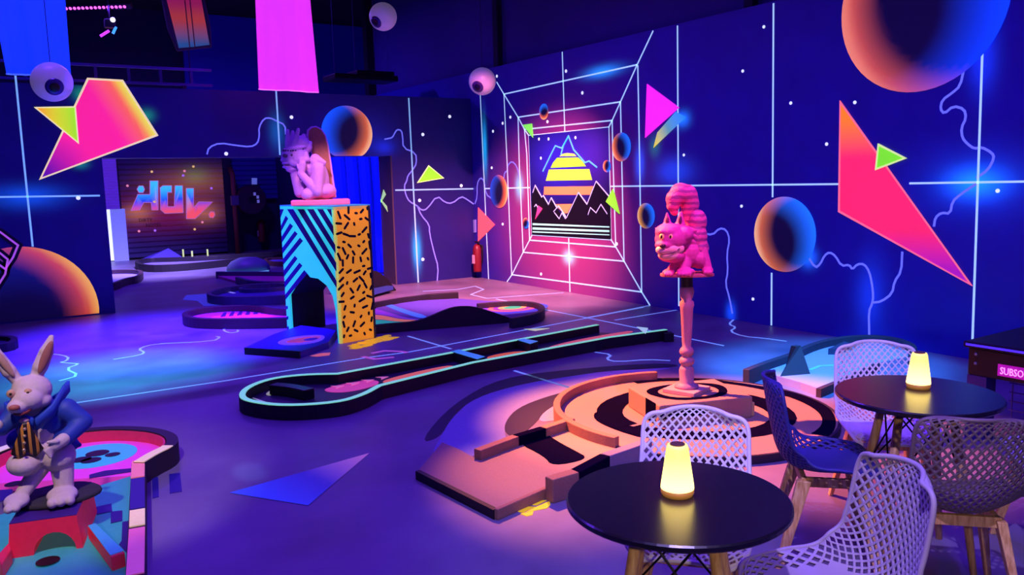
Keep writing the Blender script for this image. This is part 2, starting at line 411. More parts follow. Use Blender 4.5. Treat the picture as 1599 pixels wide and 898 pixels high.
# ------------------------------------------------------------------ mural on the right wall (pieces of paint)
def lines(T, par, L, w, mat=LINE):
    for p in L: paint_line('painted_line', T, p, w, mat, par, .004)
RWL = [
    [(12.275,1.566),(10.908,1.577)], [(8.914,1.587),(5.290,1.591)], [(4.543,1.592),(3.316,1.600)] + [(-1.8, 1.60)],
    [(12.332,3.157),(12.235,-0.006)], [(9.985,3.549),(9.955,2.393)], [(9.903,0.820),(9.893,0.006)], [(7.624,3.540),(7.595,0.058)],
    [(6.171,3.540),(6.142,1.452)], [(6.138,0.607),(6.130,0.008)], [(3.921,2.861),(3.882,0.079)],
    [(11.587,3.096),(8.361,3.164)], [(8.349,3.154),(8.321,1.879),(8.295,0.169)], [(11.484,0.136),(8.295,0.169)], [(11.587,3.096),(11.545,1.947),(11.494,0.135)],
    [(11.189,2.697),(8.698,2.718)], [(8.698,2.718),(8.681,1.906),(8.649,0.561)], [(11.134,0.533),(8.649,0.561)], [(11.189,2.697),(11.185,1.937),(11.134,0.533)],
    [(11.015,2.495),(8.874,2.484)], [(8.874,2.484),(8.867,2.033),(8.822,0.754)], [(10.941,0.740),(8.822,0.749)], [(11.015,2.495),(10.966,2.112),(10.941,0.740)],
    [(11.799,3.313),(11.587,3.096),(11.189,2.697),(11.015,2.495),(10.894,2.388)], [(8.057,3.546),(8.361,3.164),(8.698,2.718),(8.874,2.484),(8.950,2.394)],
    [(11.644,0.002),(11.484,0.136),(11.134,0.533),(10.941,0.740),(10.865,0.831)], [(8.132,0.004),(8.295,0.169),(8.649,0.561),(8.822,0.749),(8.925,0.848)]]
lines(T_RIGHT, wall_right, RWL, .019)
# lightning
RBOLT = [
    [(5.669,0.831),(5.565,0.705),(5.504,0.752),(5.457,0.845),(5.398,0.886),(5.325,0.853),(5.251,0.750),(5.159,0.771),(5.123,0.723),(5.068,0.784),(4.989,0.790),(4.931,0.718),(4.898,0.600),(4.879,0.480),(4.887,0.399),(4.924,0.313),(4.910,0.096),(4.908,-0.013)],
    [(4.876,0.410),(4.790,0.430),(4.676,0.522),(4.660,0.642),(4.591,0.745),(4.589,0.939)],
    [(4.286,1.191),(4.277,1.274),(4.222,1.322),(4.138,1.314),(4.124,1.424),(4.055,1.487),(3.917,1.584)],
    [(3.920,1.635),(3.820,1.703),(3.774,1.805),(3.793,1.849),(3.889,1.905),(3.949,1.890),(4.013,1.937),(4.060,1.992),(4.073,2.080),(4.033,2.165),(4.054,2.245),(4.154,2.280),(4.234,2.216),(4.273,2.263),(4.258,2.342),(4.168,2.396),(4.099,2.450),(4.071,2.603)],
    [(7.193,1.015),(7.030,0.991),(6.919,1.081),(6.810,1.067),(6.756,0.951),(6.800,0.782),(6.779,0.568),(6.818,0.421),(6.753,0.259),(6.705,0.071)],
    [(12.625,1.299),(12.541,1.416),(12.527,1.658),(12.408,1.760),(12.287,1.704),(12.239,1.466),(12.073,1.403)],
    [(11.665,1.712),(11.631,1.834),(11.545,1.847),(11.524,1.953),(11.399,2.009),(11.266,1.931),(11.192,1.766),(11.173,1.588)]]
for p in RBOLT: paint_line('painted_lightning', T_RIGHT, sm(p, False, 1), .022, BOLT, wall_right, .003)
# stars
for i, p in enumerate([(6.296,3.312),(6.587,2.873),(5.920,2.459),(5.462,2.003),(5.148,2.398),(6.583,1.347),(6.397,0.280),(3.730,1.521),(9.900,3.264),(9.523,2.916),(11.413,2.714),(11.648,2.633),(11.786,3.405),(10.387,2.571),(10.616,2.324),(10.363,2.311),(9.695,2.295),(10.575,2.029),(11.730,0.971),(10.640,0.217),(7.510,1.966),(8.802,0.791),(11.953,2.521),(12.026,1.916)]):
    mb = MB(); paint_dot(mb, T_RIGHT, p, .018 if p[0] < 8 else .024, .007); mb.build('painted_star', STARM, wall_right)
# poster-like centre picture
TP = T_RIGHT
quad = [(10.894,2.388),(8.950,2.394),(8.925,0.848),(10.865,0.831)]
pic = paint_poly('painted_picture', TP, quad, mural_material('picture_ground', '06041e', [((XR,) + [(10.159,1.987)][0], (1, .8, .55), '2a20c0', .8), ((XR,) + [(9.170,2.134)][0], (1, .5, .5), '5028b0', .5)], .5, .6), wall_right, .006)
def pp(pts, hx, h, name='painted_stripe', e=.75): return paint_poly(name, TP, pts, M(hx, .5, e, grain=.04), wall_right, h, .004)
pp([(10.090,2.042),(10.009,2.075),(9.890,2.082),(9.735,2.065),(9.678,2.028)], 'e8f060', .009)
pp([(10.151,2.021),(9.641,2.010),(9.537,1.954),(9.456,1.876),(10.320,1.874),(10.256,1.952)], '8cf038', .009)
pp([(10.363,1.850),(9.384,1.836),(9.321,1.680),(10.453,1.681)], 'c0f040', .009)
pp([(10.499,1.590),(9.272,1.591),(9.300,1.470),(10.516,1.467)], 'ff8a50', .009)
pp([(10.234,1.322),(9.753,1.335),(9.914,1.194),(10.014,1.192)], 'ff8a50', .009)
MTN = [[(10.836,1.453),(10.736,1.611),(10.507,1.343),(10.520,0.957),(10.855,0.944)], [(10.773,1.226),(10.525,1.454),(10.139,1.068),(10.142,0.970),(10.783,0.947)], [(10.512,1.206),(10.314,1.419),(9.919,1.002),(10.520,0.957)],
       [(9.585,1.131),(9.224,1.663),(8.922,1.416),(8.921,1.014),(9.589,0.990)], [(10.038,1.051),(9.634,1.504),(9.306,1.161),(9.254,1.002),(10.040,0.974)], [(10.850,1.072),(8.919,1.149),(8.916,0.857),(10.859,0.837)]]
for k, p in enumerate(MTN): pp(p, '05030f', .010 + .0006 * k, 'painted_mountain', 0)
for p in ([(10.807,1.499),(10.736,1.611),(10.569,1.429),(10.525,1.454),(10.389,1.317),(10.314,1.419),(10.166,1.262)], [(9.936,1.122),(9.634,1.500),(9.438,1.332),(9.224,1.659),(8.945,1.449)],
          [(10.258,1.211),(10.132,1.299),(10.033,1.216),(9.936,1.122)], [(9.416,1.182),(9.358,1.287),(9.232,1.214),(9.122,1.336),(8.984,1.203)], [(10.238,1.199),(10.117,1.105),(10.046,1.196),(9.956,1.109)],
          [(10.771,1.277),(10.725,1.315),(10.632,1.229)]):
    paint_line('painted_ridge', TP, p, .012, M('b8c8ff', .5, .55), wall_right, .016, .004)
for p in ([(10.525,1.825),(10.314,2.062),(10.186,2.201),(10.026,2.158),(9.856,2.326),(9.734,2.122),(9.474,1.929),(9.381,1.949),(9.202,1.854)], [(10.049,2.064),(9.985,2.192),(9.856,2.326)]):
    paint_line('painted_ridge', TP, p, .02, M('50b8ff', .5, .9), wall_right, .0155, .004)
for p in ([(10.825,1.017),(8.941,1.032),(8.941,1.014),(10.827,0.986)], [(10.828,0.951),(8.942,0.978),(8.942,0.951),(10.829,0.915)], [(10.830,0.889),(8.943,0.919),(8.943,0.906),(10.831,0.869)]):
    pp(p, '90ffd8', .016, 'painted_water', .55)
lines(T_RIGHT, wall_right, [[(10.894,2.388),(8.950,2.394)], [(8.950,2.394),(8.925,0.848)], [(8.925,0.848),(10.865,0.831)], [(10.865,0.831),(10.894,2.388)]], .024)

# planets (centre, radius in metres)
for c, t, dw, dc, k in (
        ([(5.972,1.046)][0], [(5.981,1.460)][0], (1, -.15), (-1, .55), {}),
        ([(4.504,3.252)][0], [(4.538,4.067)][0], (1, -.35), (-1, .1), {'warm': 'ff6a50', 'hot': 'ff9a70', 'cool': '0848ff', 'thin': .12}),
        ([(11.813,1.517)][0], [(11.799,1.794)][0], (-1, -.1), (1, .35), {'cool': '2048c8'}),
        ([(8.678,2.116)][0], [(8.676,2.309)][0], (1, -.3), (-1, .3), {}),
        ([(8.195,1.197)][0], [(8.194,1.365)][0], (1, -.05), (-1, .4), {'warm': 'ffb040'}),
        ([(10.466,2.726)][0], [(10.462,2.845)][0], (0, -1), (.3, 1), {}),
        ([(8.986,1.866)][0], [(8.984,1.950)][0], (1, .1), (-1, -.5), {}),
        ([(11.022,1.010)][0], [(11.018,1.097)][0], (.4, 1), (-1, -.5), {'warm': 'c05030'})):
    planet(T_RIGHT @ Matrix.Translation((0, 0, .006)), c, abs(t[1] - c[1]), dw, dc, wall_right, **k)

# triangles
def tri(T, par, pts, hx, e=.8, edge=None, h=.012): 
    o = paint_poly('painted_triangle', T, pts, M(hx, .5, e, grain=.05, scale=3), par, h)
    if edge: paint_line('painted_outline', T, pts, .016, M(edge, .5, .8), par, h + .003, 0, True)
    return o
tri(T_RIGHT, wall_right, [(8.167,2.898),(7.589,2.550),(8.207,2.215)], 'ff28e0', .85)
def blend(a, b, A, B):
    A, B = hexc(A), hexc(B); a, b = Vector(a), Vector(b); d = b - a
    return lambda q: lerp4(A, B, (q - a).dot(d) / d.length_squared)
def blend3(a, b, A, Bc, C):
    A, Bc, C = hexc(A), hexc(Bc), hexc(C); a, b = Vector(a), Vector(b); d = b - a
    def f(q):
        t = (q - a).dot(d) / d.length_squared
        return lerp4(A, Bc, t * 2) if t < .5 else lerp4(Bc, C, t * 2 - 1)
    return f
q4 = [(7.645,2.507),(7.468,2.424),(8.050,2.076),(7.978,2.268)]
grad_poly('painted_triangle', T_RIGHT, q4, blend3(q4[2], q4[1], 'ffe838', '60a0a0', '2090ff'), wall_right, .8, .010)
t3 = [(5.308,2.412),(3.922,0.684),(5.289,1.313)]
A, B_, C_ = (Vector(p) for p in t3)
def big(q):
    tt = (A.y - q.y) / (A.y - B_.y); base = lerp4(hexc('ff8418'), hexc('ff2860'), (tt - .1) / .22)
    return lerp4(base, hexc('a818a0'), (tt - .74) / .2)
grad_poly('painted_triangle', T_RIGHT, t3, big, wall_right, .85, .010, 24)
paint_line('painted_outline', T_RIGHT, t3, .022, M('ff6a80', .5, .9), wall_right, .014, 0, True)
tri(T_RIGHT, wall_right, [(4.868,1.969),(4.591,1.830),(4.887,1.734)], '7cf028', .85, 'e0ff90', .016)
tri(T_RIGHT, wall_right, [(11.048,2.567),(10.798,2.570),(10.771,2.352)], '70f050', .85, None, .016)
tri(T_RIGHT, wall_right, [(8.860,1.552),(9.014,1.376),(8.729,1.210)], '80f030', .85, None, .016)
tri(T_RIGHT, wall_right, [(12.509,1.238),(11.974,0.952),(12.545,0.639)], 'ff5868', .85)
tri(T_RIGHT, wall_right, [(10.662,1.297),(10.551,1.249),(10.749,1.084)], 'ff4088', .8, None, .018)

# ------------------------------------------------------------------ mural on the back wall
lines(T_BACK, wall_back, [[(0.154,1.664),(1.535,1.640)], [(5.982,1.584),(7.533,1.564)], [(0.675,3.212),(0.672,2.131),(0.674,0.995)], [(4.075,3.136),(4.074,2.176)], [(6.300,3.098),(6.339,0.002)]], .024, M('90d0f4', .5, .55, grain=.05))
for p in ([(5.828,2.420),(5.909,2.434),(5.974,2.449),(6.027,2.537),(6.068,2.581),(6.142,2.567),(6.160,2.465),(6.161,2.274),(6.389,2.200),(6.398,2.022),(6.326,1.919),(6.222,1.816),(6.201,1.728),(6.148,1.655),(6.174,1.491),(6.235,1.384),(6.366,1.319),(6.463,1.224),(6.567,1.250),(6.765,1.471),(6.917,1.344),(7.057,1.323),(7.241,1.440),(7.347,1.390),(7.489,1.297)],
          [(6.382,1.303),(6.443,1.150),(6.596,0.975),(6.590,0.837),(6.671,0.463),(6.738,0.240),(6.703,-0.022)],
          [(2.995,2.192),(3.029,2.293),(3.188,2.358),(3.418,2.321),(3.634,2.297),(3.743,2.349),(3.779,2.464),(3.777,2.587),(3.863,2.722),(3.961,2.733),(4.057,2.687),(4.182,2.631),(4.183,2.486)]):
    paint_line('painted_lightning', T_BACK, sm(p, False, 1), .022, BOLT, wall_back, .003)
for p in [(4.289,2.748),(7.066,2.809),(6.536,2.502),(7.249,1.625),(6.426,1.398),(6.443,0.391),(1.266,1.618),(3.270,2.199)]:
    mb = MB(); paint_dot(mb, T_BACK, p, .028, .006); mb.build('painted_star', STARM, wall_back)
pk = [(1.516,3.207),(1.943,3.199),(2.332,2.464),(0.842,1.886)]
e0, e1 = Vector(pk[1]), Vector(pk[2]); L0 = Vector(pk[3])
nrm = Vector((e1.y - e0.y, -(e1.x - e0.x))).normalized()
def pink(q):
    d = abs((q - e0).dot(nrm)); c = lerp4(hexc('e8f050'), hexc('ff7030'), d / .16); c = lerp4(c, hexc('ff2488'), (d - .08) / .35)
    return lerp4(hexc('601090'), c, ((q - L0).length - .12) / .55)
grad_poly('painted_triangle', T_BACK, [pk[3], pk[0], pk[1], pk[2]], pink, wall_back, .85, .008, 24)
paint_line('painted_outline', T_BACK, pk, .026, M('ffe0a0', .5, .8), wall_back, .011, 0, True)
yt = [(0.864,2.810),(1.330,2.830),(1.328,2.355)]
grad_poly('painted_triangle', T_BACK, yt, blend3(yt[0], yt[1], 'ff9020', 'e0e020', '98f020'), wall_back, .85, .013)
paint_line('painted_outline', T_BACK, yt, .018, M('fff0a0', .5, .8), wall_back, .016, 0, True)
tri(T_BACK, wall_back, [(6.622,1.977),(6.898,1.765),(6.403,1.701)], '88f028', .85, 'd8ffa0')
c9 = [(5.184,2.513)][0]; r9 = [(5.208,2.945)][0][1] - c9[1]
planet(T_BACK, c9, r9, (1, -.35), (-1, .25), wall_back, zmin=OZ + .005, cool='1060ff')
c10 = [(0.484,0.093)][0]; r10 = [(1.397,0.054)][0][0] - c10[0]
planet(T_BACK, c10, r10, (1, .45), (-.1, 1), wall_back, zmin=.02, warm='ff5820', cool='101c80', hot='ffc850', thin=.14)
for p in ([(0.190,1.301),(0.323,1.210),(0.508,1.023),(0.436,0.867),(0.336,0.723),(0.154,0.904)], [(0.165,1.029),(0.298,0.936),(0.376,0.846),(0.330,0.656),(0.214,0.480)]):
    paint_line('painted_outline', T_BACK, p, .10, M('0a0618', .6), wall_back, .010)
    paint_line('painted_outline', T_BACK, p, .025, M('c060d0', .5, .55), wall_back, .014)

# ------------------------------------------------------------------ paint on the floor
FLN = [[(0.535,7.504),(1.776,7.487),(3.160,7.570),(3.628,7.533),(7.337,8.088)], [(4.012,8.329),(4.042,7.390)], [(4.016,6.160),(4.034,5.322)], [(6.293,10.080),(6.255,8.856),(6.277,7.540),(6.266,5.719)],
       [(5.874,11.594),(6.400,11.398),(6.805,11.541),(6.701,11.108),(6.253,10.747),(6.223,10.233)], [(6.227,7.945),(7.509,8.152)], [(6.420,7.591),(7.514,7.642)], [(6.223,10.233),(7.405,9.940)]]
for p in FLN: paint_line('painted_line', T_FLOOR, p, .028, LINEF, floor, .002)
for p in ([(7.486,6.684),(7.213,6.514),(7.137,6.327),(6.897,6.213),(6.784,5.931),(6.872,5.711),(6.915,5.465)],
          [(5.079,6.313),(5.135,6.119),(4.951,5.991),(4.963,5.846),(5.258,5.735),(5.379,5.567)],
          [(1.099,9.188),(1.372,9.248),(1.431,9.380),(1.401,9.592),(1.512,9.756),(1.650,9.773),(1.965,9.615)],
          [(0.537,9.947),(0.639,9.922),(0.738,9.661),(0.701,9.440),(0.631,9.409),(0.720,9.282),(0.794,9.188),(0.648,9.026),(0.735,8.612),(0.555,8.483)],
          [(1.658,9.780),(2.170,9.521),(2.299,9.720),(2.274,9.804)], [(2.490,10.295),(2.438,10.129),(2.464,9.902),(2.570,9.946),(2.584,10.071)]):
    paint_line('painted_lightning', T_FLOOR, sm(p, False, 1), .024, LINEF, floor, .002)
t = [(1.094,4.683),(2.020,4.834),(1.396,4.227)]
grad_poly('painted_triangle', T_FLOOR, t, blend3(t[0], t[1], '3868f0', '3a30b0', 'ffb4b4'), floor, .16, .003)
for p in ([(2.362,3.525),(2.407,3.550),(2.478,3.509),(2.392,3.486)], [(2.386,3.470),(2.481,3.490),(2.456,3.447),(2.414,3.420),(2.299,3.443)], [(2.257,3.518),(2.305,3.534),(2.377,3.473),(2.278,3.447)], [(2.260,3.444),(2.335,3.432),(2.302,3.394),(2.269,3.399)]):
    paint_poly('painted_numeral', T_FLOOR, p, M('ffd820', .5, .35), floor, .003)
mb = MB()
random.seed(3)
for i in range(26):
    a = [(3.236,8.243),(3.781,8.528)][0]; b = [(3.236,8.243),(3.781,8.528)][1]
    u = i / 25; o_ = random.uniform(-.10, .10)
    cx, cy = a[0] + (b[0] - a[0]) * u + .06, a[1] + (b[1] - a[1]) * u - .10 + o_
    mb.prism([(cx + random.uniform(.05, .1) * math.cos(k * PI / 3), cy + random.uniform(.03, .06) * math.sin(k * PI / 3)) for k in range(6)], 0, .002 + .0004 * (i % 5))
tag(mb.build('painted_splash', M('ffc018', .5, .45), floor), kind='stuff')
for p in ([(0.775,5.216),(0.811,5.216),(0.752,4.869),(0.717,4.860)], [(0.875,5.222),(0.934,5.205),(0.877,4.872),(0.813,4.883)]):
    paint_poly('painted_patch', T_FLOOR, p, M('1c1280', .5), floor, .003)
for p in ([(2.761,8.019),(2.888,8.072),(2.984,8.033),(2.927,7.920),(2.807,7.942)],):
    paint_poly('painted_patch', T_FLOOR, p, M('ff7a70', .5, .4), floor, .003)
for p in ([(3.303,7.724),(3.460,7.756),(3.575,7.618),(3.604,7.513)], [(3.169,7.640),(3.216,7.448),(3.403,7.405)]):
    paint_line('painted_arc', T_FLOOR, p, .05, M('d870c0', .5, .3), floor, .003)
# broad painted swirl that runs from the striped hole out over the floor
paint_poly('painted_swirl', T_FLOOR, sm([(2.349,4.595),(2.533,4.831),(2.837,5.208),(3.241,5.574),(3.776,5.711),(4.310,5.665),(4.678,5.611),(5.004,5.490),(5.221,5.312),(4.909,5.386),(4.565,5.378),(4.162,5.275),(3.973,5.227),(3.753,5.258),(3.393,5.139),(3.145,4.927),(2.933,4.656),(2.855,4.452),(2.576,4.422),(2.235,4.188),(2.257,4.382)]), M('7c88b8', .6), floor, .002)
paint_poly('painted_swirl', T_FLOOR, sm([(2.367,4.829),(3.015,5.526),(3.777,6.019),(4.467,5.870),(5.123,5.621),(5.324,5.416),(5.235,5.325),(4.678,5.611),(4.310,5.665),(3.776,5.711),(3.241,5.574),(2.837,5.208),(2.533,4.831)]), M('140e38', .6), floor, .002)
paint_poly('painted_swirl', T_FLOOR, sm([(2.937,4.653),(3.098,4.887),(3.360,5.123),(3.725,5.252),(4.011,5.275),(3.890,5.149),(3.686,5.037),(3.488,4.937),(3.236,4.704),(2.950,4.508)]), M('140e38', .6), floor, .0022)
paint_poly('painted_swirl', T_FLOOR, sm([(3.241,4.701),(3.462,4.917),(3.666,5.009),(3.510,4.798),(3.523,4.669)]), M('7c88b8', .6), floor, .0025)

# ------------------------------------------------------------------ golf holes
DARK = M('17131c', .6, grain=.2); WOODK = M('3a2420', .55, grain=.2)
GREENE = M('8cf8b8', .5, .55, grain=.04)
def hole(name, label): 
    return empty(name, (0, 0, 0), 0, label, 'golf hole', 'mini golf holes of the hall')
def dpoly(root, pts, hx, z, e=.0, name='painted_shape', dz=.003, rough=.5):
    return paint_poly(name, T_at(z), pts, M(hx, rough, e, grain=.08, scale=60), root, dz)
def circle(c, r, a0=0, a1=360, n=40, ry=None):
    return [(c[0] + r * math.cos(math.radians(a0 + (a1 - a0) * k / n)), c[1] + (ry or r) * math.sin(math.radians(a0 + (a1 - a0) * k / n))) for k in range(n + (0 if a1 - a0 == 360 else 1))]

# --- the long lane with pale green rims
h = hole('golf_lane', 'long dark golf lane with glowing pale green rims and round end')
ZT = .11
near = [(6.035,6.308),(5.313,6.375),(3.643,6.266),(2.630,6.027),(2.407,5.840),(2.162,5.757),(1.820,5.916),(1.651,6.197),(1.633,6.411),(1.761,6.675),(2.008,6.848),(2.281,6.802),(2.518,6.638),(3.704,6.762),(4.528,6.872),(5.674,7.003)]
near = near[:3] + sm(near[3:-3], False, 2) + near[-3:]
MB().prism(near, .0, .03).build('deck', M('2c2440', .5), h)
MB().ribbon(near, .055, .0, ZT).build('border', DARK, h)
MB().ribbon(near[:], .046, ZT, ZT + .006).build('rim', GREENE, h)
for pts, hx, e in (([(2.820,6.458),(3.166,6.566),(3.607,6.630),(3.601,6.500),(3.146,6.399),(2.851,6.318)], 'ff7858', .45), ([(2.348,6.531),(2.688,6.593),(2.839,6.500),(2.755,6.340),(2.470,6.274),(2.323,6.392)], 'ff5890', .35),
                   ([(4.025,6.710),(4.386,6.753),(4.542,6.622),(4.392,6.592),(4.022,6.531)], 'ff7040', .45), ([(3.153,6.803),(3.582,6.861),(3.747,6.832),(3.715,6.750),(3.374,6.721),(3.154,6.737)], '80c8b8', .35),
                   ([(3.973,6.866),(4.464,6.931),(4.454,6.857),(3.992,6.775)], 'b0ffe0', .45), ([(4.781,6.704),(5.225,6.803),(5.684,6.830),(6.042,6.818),(5.891,6.700),(5.082,6.617),(4.722,6.590)], 'ff6868', .4),
                   ([(1.888,6.663),(2.015,6.799),(2.055,6.822),(1.919,6.561)], 'c8d890', .3), ([(1.773,6.627),(1.792,6.587),(1.859,6.269),(1.819,6.301)], 'c0c8c0', .3)):
    dpoly(h, sm(pts), hx, .03, e, 'painted_stripe')
for k in range(4):
    p = [(2.420,6.500),(2.661,6.529)]; a, b = Vector(p[0]), Vector(p[1]); c = a.lerp(b, k / 3 * 1.8)
    dpoly(h, [(c.x, c.y - .06), (c.x + .1, c.y), (c.x, c.y + .06), (c.x + .03, c.y)], 'ff88a8', .034, .4, 'painted_arrow')
cb = [(1.957,6.481),(2.022,6.454),(2.136,6.264)]
mb = MB(); mb.ribbon(sm([(cb[0][0], cb[0][1] + .16), (cb[0][0] + .08, cb[0][1] + .05), (cb[1][0] + .06, cb[1][1] - .02), (cb[2][0], cb[2][1])], False), .10, .03, .115); mb.build('curved_block', M('0e0b14', .35), h, bevel=.01)
for pts in ([(3.710,6.772),(3.806,6.806),(3.836,6.373),(3.726,6.326)], [(4.500,6.830),(4.587,6.843),(4.620,6.642),(4.489,6.586)]):
    o = MB().prism(pts, .03, .118).build('cross_block', DARK, h); paint_poly('block_top', T_at(.118), pts, M('48a8d8', .5, .35), o, .005)
paint_poly('painted_arrow', T_at(.116), [(5.893,6.609),(5.934,6.473),(5.694,6.250)], M('c0f0d8', .5, .5), h, .004)
paint_poly('painted_arrow', T_FLOOR, [(5.249,7.826),(5.497,7.663),(5.281,7.639)], M('d8f0a0', .5, .5), h, .004)
MB().ribbon([near[0], [(6.036,6.405),(5.985,6.207)][1]], .10, 0, .09).build('end_block', DARK, h)

# --- the striped hole under the cat figure
h = hole('golf_hole', 'round zebra striped golf hole with lane under the cat figure')
CC = (4.20, 4.12); DZ = .05
circ = circle(CC, .98, 0, 360, 64)
ZD = M('0a0622', .9, grain=.15, spec=.0)
MB().prism(circ, 0, DZ).build('round_deck', M('947870', .8, grain=.2, scale=140, bump=.3), h)
MB().ribbon(circ, .02, 0, DZ + .004, True).build('round_edge', M('1a1430', .7), h)
lane = [(2.063,4.231),(2.125,3.468),(2.786,3.616),(3.495,3.798),(3.829,4.259),(3.285,4.341),(2.449,4.203),(2.454,4.441),(2.435,4.617)]
MB().prism(lane, 0, DZ - .003).build('lane_deck', M('907870', .8, grain=.2, scale=140, bump=.3), h)
fe = [(2.063,4.231),(2.125,3.468)]
MB().ribbon(fe, .03, 0, DZ + .002).build('lane_edge', M('0b0814', .6), h)
# irregular dark bands painted on the deck
def ringband(r0, r1, a0, a1, seedv, n=34):
    random.seed(seedv); f = [random.uniform(-1, 1) for _ in range(6)]
    o = []; i_ = []
    for k in range(n + 1):
        a = math.radians(a0 + (a1 - a0) * k / n)
        wv = .025 * (f[0] * math.sin(2 * a) + f[1] * math.cos(3 * a) + f[2] * math.sin(5 * a))
        wv2 = .025 * (f[3] * math.sin(2 * a + 1) + f[4] * math.cos(3 * a) + f[5] * math.sin(4 * a))
        o.append((CC[0] + (r1 + wv) * math.cos(a), CC[1] + (r1 + wv) * math.sin(a))); i_.append((CC[0] + (r0 + wv2) * math.cos(a), CC[1] + (r0 + wv2) * math.sin(a)))
    return o + i_[::-1]
for r0, r1, a0, a1, sd in ((.50, .68, -178, 178, 4), (.86, .965, -75, 75, 9)):
    bnd = ringband(r0, r1, a0, a1, sd)
    # as a strip of quads
    n = len(bnd) // 2; mb = MB(); vs = [(p[0], p[1], DZ + .003) for p in bnd]
    mb.add(vs, [(i, i + 1, 2 * n - 2 - i, 2 * n - 1 - i) for i in range(n - 1)]); mb.build('painted_band', ZD, h)
for p in ([(2.815,4.324),(3.089,4.403),(3.036,4.186),(3.010,3.936),(2.992,3.787),(2.735,3.815),(2.804,3.989)], [(3.684,4.580),(3.606,4.239),(3.643,3.990),(3.513,3.817),(3.476,4.120),(3.515,4.407)]):
    paint_poly('painted_band', T_at(DZ - .002), sm(p), ZD, h, .003)
# borders: inner-left wall of the lane, ring wall, right wall of the lane
def seg_wall(path, hs, mats, w=.06, base=0):
    for i in range(len(path) - 1):
        MB().ribbon([path[i], path[i + 1]], w, base, hs).build('border', mats[i % len(mats)], h, bevel=.006)
ORB = M('886458', .8, grain=.25, scale=120, bump=.3)
seg_wall([(2.448,4.190),(2.786,4.278),(3.027,4.314),(3.309,4.371)], .11, [ORB, ZD, ORB])
ring = circle(CC, .97, 62, 196, 30)
MB().ribbon(ring, .05, 0, .115).build('ring_wall', ORB, h, bevel=.006)
seg_wall([(2.475,3.484),(2.659,3.491),(2.958,3.595),(3.337,3.644)], .135, [ORB, ZD, M('6a6a88', .8, grain=.2, scale=120)], .07)
seg_wall([(2.119,3.457),(2.523,3.552)], .06, [ORB], .03)
# step under the cat column
bx_T = Matrix.Translation((4.17, 4.13, 0)) @ Matrix.Rotation(math.radians(-18.5), 4, 'Z')
MB().box((0, 0, DZ + .075), (.70, .54, .15), bx_T).build('step', M('947870', .8, grain=.2, scale=140, bump=.3), h, bevel=.01)
MB().box((.30, -.05, DZ + .05), (.16, .40, .10), bx_T).build('step_end', M('c8a070', .8, grain=.2, scale=140), h, bevel=.008)
def oval(rx, ry, n=36, sd=1): 
    random.seed(sd); a_, b_ = random.uniform(-.02, .02), random.uniform(-.02, .02)
    return [((rx + a_ * math.sin(3 * t)) * math.cos(t), (ry + b_ * math.cos(2 * t)) * math.sin(t)) for t in (2 * PI * k / n for k in range(n))]
o1, o2 = oval(.29, .235, sd=2), oval(.22, .175, sd=5); n = len(o1)
mb = MB(); mb.add([(p[0], p[1], DZ + .153) for p in o1 + o2], [(i, (i + 1) % n, n + (i + 1) % n, n + i) for i in range(n)], bx_T); mb.build('painted_band', ZD, h)
mb = MB(); mb.box((-.352, -.13, DZ + .075), (.004, .16, .15), bx_T); mb.box((-.18, -.272, DZ + .09), (.34, .004, .07), bx_T); mb.build('painted_band', ZD, h)

# --- the hole with the pyramid by the right wall
h = hole('golf_hole', 'blue lit golf hole with black pyramid obstacle near the mural wall')
dk = [(5.465,4.561),(5.732,4.715),(6.350,4.858),(6.753,4.983),(7.274,4.959),(7.500,4.722),(7.345,4.361),(6.916,4.133),(6.479,4.161),(6.047,4.083),(5.732,4.000),(5.364,3.931),(5.423,4.143)]
MB().prism(dk, 0, .065).build('deck', M('9a90b0', .7, grain=.15, scale=120, bump=.2), h)
MB().ribbon(sm([(5.225,4.525),(5.508,4.598),(6.042,4.690),(6.413,4.823),(6.862,4.885),(7.226,4.787),(7.342,4.557),(7.154,4.231),(6.832,4.061)], False), .06, 0, .13).build('border', M('2c2838', .7), h, bevel=.006)
MB().ribbon([(5.348,3.919),(5.743,3.991),(6.457,4.147)], .04, 0, .07).build('border', M('3a2028', .7), h)
blk = [(6.446,4.632),(6.502,4.585),(6.798,4.631),(6.845,4.745)]; MB().prism(blk, .06, .12).build('block', M('2a3048', .7), h)
pb = [(5.453,4.367),(5.712,4.270),(5.871,4.410),(5.743,4.547)]; ap = [(4.952,3.856,0.470)]
cx_ = sum(p[0] for p in pb) / 4; cy_ = sum(p[1] for p in pb) / 4
mb = MB(); mb.add([(p[0], p[1], .065) for p in pb] + [(cx_ - .03, cy_ - .02, .285), (cx_ + .03, cy_ - .02, .285), (cx_ + .03, cy_ + .03, .285), (cx_ - .03, cy_ + .03, .285)],
    [(3, 2, 1, 0), (4, 5, 6, 7), (0, 1, 5, 4), (1, 2, 6, 5), (2, 3, 7, 6), (3, 0, 4, 7)]); mb.build('pyramid', M('34343c', .55), h)
paint_line('painted_arc', T_at(.066), [(5.825,4.356),(6.004,4.394),(6.107,4.341),(6.189,4.273)], .03, M('60b0ff', .5, .35), h, .003)

